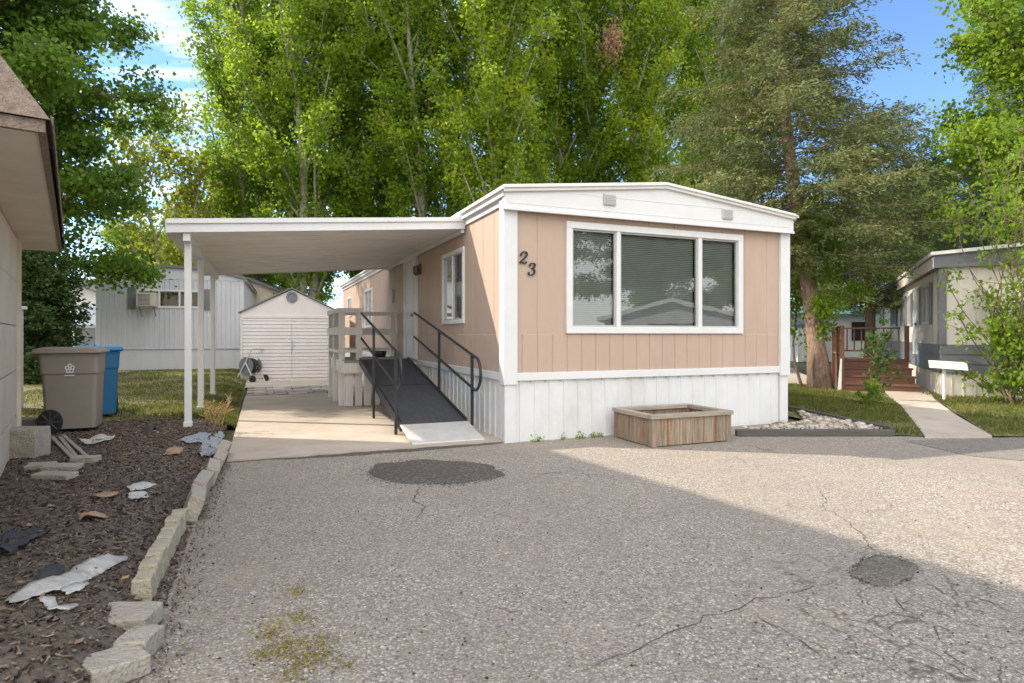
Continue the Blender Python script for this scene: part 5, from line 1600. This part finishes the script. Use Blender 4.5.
def conifer(seed, H, base, rad, nb, m_leaf, m_bark, lean=(0, 0), trunk_r=.24, nl=.12, wdt=.05, droop=.35, tw=26, dens=7, power=.8, top=.08):
    r = random.Random(seed)
    tb = MB()
    pts = [Vector((lean[0] * H * math.sin(t * 2.2) * .5 + .05 * math.sin(t * 11), lean[1] * H * t, H * t - .1 * (t == 0))) for t in [i / 14 for i in range(15)]]
    tb.tube(pts, [trunk_r * (1.5 if i == 0 else 1.0) * (1 - .93 * i / 14) for i in range(15)], 12)
    cs, ds = [], []
    for i in range(nb):
        t = base / H + (1 - base / H - .01) * ((i + r.random()) / nb) ** 1.05
        f = min(13.99, t * 14); j = int(f); p = pts[j].lerp(pts[j + 1], f - j)
        tt = (t - base / H) / (1 - base / H)
        az = i * 2.4 + r.uniform(-.6, .6)
        Lb = rad * ((1 - tt) ** power * .94 + top) * r.uniform(.6, 1.15)
        if tt < .12: Lb *= .55 + tt * 3.5
        d = Vector((math.cos(az), math.sin(az), .28 - droop * .6 * (1 - tt)))
        q, bp2 = p, []
        nseg = 6
        for k in range(nseg + 1):
            s = k / nseg
            bp2.append(p + d.normalized() * Lb * s + Vector((0, 0, -droop * Lb * .55 * s * s + .32 * Lb * max(0, s - .6) ** 1.5)))
        tb.tube(bp2, [.018 * (1 - .8 * k / nseg) * (1.1 - tt) + .004 for k in range(nseg + 1)], 5, caps=False)
        ntw = max(5, int(tw * Lb / rad))
        side = Vector((-math.sin(az), math.cos(az), 0))
        for k in range(ntw):
            s = (.1 + .9 * (k + r.random()) / ntw); ff_ = min(5.99, s * 6); jj = int(ff_); q = bp2[jj].lerp(bp2[jj + 1], ff_ - jj)
            sd = 1 if k % 2 else -1
            td = (side * sd * r.uniform(.5, 1) + d * r.uniform(.3, .9) + Vector((0, 0, r.gauss(-.12 * droop * 3, .2)))).normalized()
            tl = Lb * .34 * (1.1 - .6 * s) * r.uniform(.5, 1.2) + .1
            for w in range(dens):
                u_ = (w + r.random()) / dens
                x = q + td * tl * u_ + Vector((0, 0, -.25 * tl * u_ * u_))
                cs.append((x.x + r.gauss(0, .035), x.y + r.gauss(0, .035), x.z + r.gauss(0, .05)))
                ds.append((td.x, td.y, td.z - .3 * u_))
    v, q = leaves(np.array(cs), nl, wdt / nl, np.array(ds) * 1.9, .75, .5)
    return tb.build('trunk', m_bark, smooth_=True), np_mesh('crown', v, q, m_leaf)


s1 = conifer(41, 15.5, 2.8, 3.2, 300, L_spruce, M_redbark, (-.13, 0), .215, .105, .030, .40, 40, 24, .85, .10)
spr = as_tree('spruce_tree', 'tall brown green spruce with a leaning pinkish trunk right of the pink home', 'tree', at(821, 389), s1, 0)
s2 = conifer(42, 9.6, 2.5, 2.8, 170, L_juniper, M_bark, (.02, 0), .2, .105, .030, .3, 36, 20, .55, .22)
jun = as_tree('spruce_tree', 'shorter olive green conifer right of the tall spruce', 'tree', col_at(868, 20), s2, 0, (.95, .95, .88))
again(jun, 'olive conifer filling the gap behind the teal roofed house', col_at(800, 46), 2, (1.6, 1.6, 1.1))
again(jun, 'rounded olive conifer behind the far end of the cream home', col_at(905, 27), 4, (1.1, 1.1, .9))
s3 = conifer(43, 11, .8, 2.5, 150, L_blue, M_bark, (0, 0), .2, .14, .036, .35, 36, 14, .75, .08)
blu = as_tree('blue_spruce', 'silvery blue spruce behind the roof of the cream home', 'tree', col_at(985, 21.5), s3, 0, (1.0, 1.0, .70))
again(blu, 'taller grey blue spruce whose top droops into the blue sky at right', col_at(1005, 26), 2, (1.15, 1.15, 1.45))
# right bright deciduous tree
rd_ = decid(51, 10.5, 3.2, 3.4, 40, 24, 48000, .14, .32, 25, mprof, .2, L_bush, M_bark, .02, stretch=.7)
rdt = as_tree('leafy_tree', 'bright green leafy tree above the cream home at the right edge', 'tree', Vector((15.2, 17.2, 0)), rd_, 0)
again(rdt, 'pale green leafy tree between the olive conifer and the blue spruce', col_at(935, 30), 2, (.8, .8, .85))
again(rdt, 'leafy tree behind the shed at the end of the drive', col_at(285, 36), 4, (.95, .95, .75))

again(rdt, 'low leafy tree behind the grey home, left of the first carport post', col_at(140, 38), 1.2, (.9, .9, .72))
again(rdt, 'low leafy tree behind the grey home, in line with the carport posts', col_at(206, 37), 3.1, (.95, .95, .8))
# light green suckers beside the spruce trunk
sk_ = decid(52, 3.6, .9, 1.0, 16, 14, 9500, .08, .17, 40, None, .04, L_bush, M_bark, 0, forks=3)
as_tree('young_tree', 'thin light green young tree beside the leaning spruce trunk', 'tree', Vector((7.18, 14.75, 0)), sk_, 0, (.95, .95, 1.15))
# bush in front of the cream home
bsh = decid(53, 3.0, .5, 1.25, 24, 9, 3300, .085, .11, 48, lambda t: .95 - .3 * t, .03, L_bush, M_bark, .0, forks=5, stretch=.8)
as_tree('flowering_shrub', 'open branched light green shrub in front of the cream home wall', 'shrub', Vector((9.45, 11.45, 0)), bsh, 1.0, (.92, .92, 1.06))
lb = decid(54, 1.1, .05, .85, 24, 13, 3600, .09, .12, 35, lambda t: 1 - .6 * t, .02, L_bush, M_bark, 0, forks=4)
low = as_tree('low_shrub', 'low leafy green shrub at the foot of the open branched shrub', 'shrub', Vector((9.45, 11.15, 0)), lb, 0, (1.0, .95, 1.15))
# sapling before the steps
sap = decid(55, 1.45, .3, .3, 12, 7, 520, .085, .06, 45, lambda t: 1 - .4 * t, .018, leaf_mat('sapling_leaf', (.03, .075, .015), (.09, .16, .03), .35, .5), M_bark, 0)
as_tree('sapling', 'slim young sapling growing in the grass before the wooden steps', 'sapling', at(879, 402), sap, 0)
lw = again(low, 'small low shrub at the foot of the sapling', at(872, 406), 2, (.26, .26, .3))
# dark evergreen shrub at left
ds_ = conifer(61, 3.1, .05, 1.15, 130, L_dark, M_bark, (0, 0), .08, .10, .06, .15, 26, 9, .5, .2)
ev = as_tree('evergreen_shrub', 'dense dark evergreen shrub behind the taupe bin', 'shrub', col_at(38, 14.4, .15), ds_, 0, (.92, .92, 1.0))
again(ev, 'dark evergreen shrub half hidden behind the left house eave', col_at(12, 15.5, .15), 2, (1.2, 1.2, 1.1))
# dry weed beside the first post
dw = MB(); rr = random.Random(8)
wp_ = on(216, 425)
for i in range(16):
    a_ = rr.random() * 6.28; h_ = rr.uniform(.15, .42)
    b = wp_ + Vector((rr.gauss(0, .05), rr.gauss(0, .05), 0)); e = b + Vector((math.cos(a_) * h_ * .5, math.sin(a_) * h_ * .5, h_))
    dw.tube([b, b.lerp(e, .5) + Vector((0, 0, .04)), e], [.005, .004, .003], 4)
    for k in range(4):
        q = b.lerp(e, .5 + .12 * k); dw.tube([q, q + Vector((rr.gauss(0, .04), rr.gauss(0, .04), rr.uniform(.0, .06)))], [.004, .006], 4)
tag(dw.build('dry_weed', mat('straw', (0.42, 0.28, 0.12), .9, .2, 8)), 'dry straw coloured weed beside the front carport post', 'weed')
# weeds along the skirting
wc = []
for u_ in (0.35, .42, .75, .95, 1.0, 1.15, 1.25):
    for _ in range(26):
        p = W(u_ + random.gauss(0, .03), -.05 - abs(random.gauss(0, .02)), abs(random.gauss(0, .035)))
        wc.append(tuple(p))
v, q = leaves(np.array(wc), .035, .5)
stuff(np_mesh('weeds', v, q, L_bush), 'small green weeds along the foot of the white skirting', 'weeds')

# ------------------------------------------------------------------ across the street (seen only as reflections in the windows)
again(maple, 'dark maple across the street behind the white gabled house', Vector((29, -9, 0)), 1, 1.1)
again(rdt, 'leafy tree across the street, right of the white gabled house', Vector((25, -15, 0)), 2, 1.3)
again(maple, 'second dark maple across the street, left of the white gabled house', Vector((36, -5.0, 0)), 3, 1.25)
again(rdt, 'tall leafy tree across the street, reflected in the right window part', Vector((30, -0.5, 0)), 5, 1.25)
again(maple, 'third dark maple across the street, nearest the camera side', Vector((21, -20, 0)), 4, 1.1)
again(rdt, 'leafy tree far right across the street beyond the dark maple', Vector((40, 6, 0)), 5, 1.5)
oh = thing('white_house', 'white gabled house across the street, reflected in the front window', 'house', Vector((22.5, -3.6, 0)), math.atan2(-.514, .858) - PI / 2)
MB().prism([(-3.4, 0), (3.4, 0), (3.4, 2.1), (0, 2.9), (-3.4, 2.1)], 'y', 0, 7).build('wall', M_grey, oh)
m = MB()
for x in (-3.8, 3.8):
    m.add([(x, -.4, 2.0), (0, -.4, 2.95), (0, 7.3, 2.95), (x, 7.3, 2.0), (x, -.4, 2.2), (0, -.4, 3.15), (0, 7.3, 3.15), (x, 7.3, 2.2)], [(0, 1, 2, 3), (4, 7, 6, 5), (0, 4, 5, 1), (3, 2, 6, 7), (0, 3, 7, 4)])
m.build('roof', M_white, oh)
MB().box(-1.2, 1.2, -.04, 0, .9, 1.9).build('window', M_dark, oh)
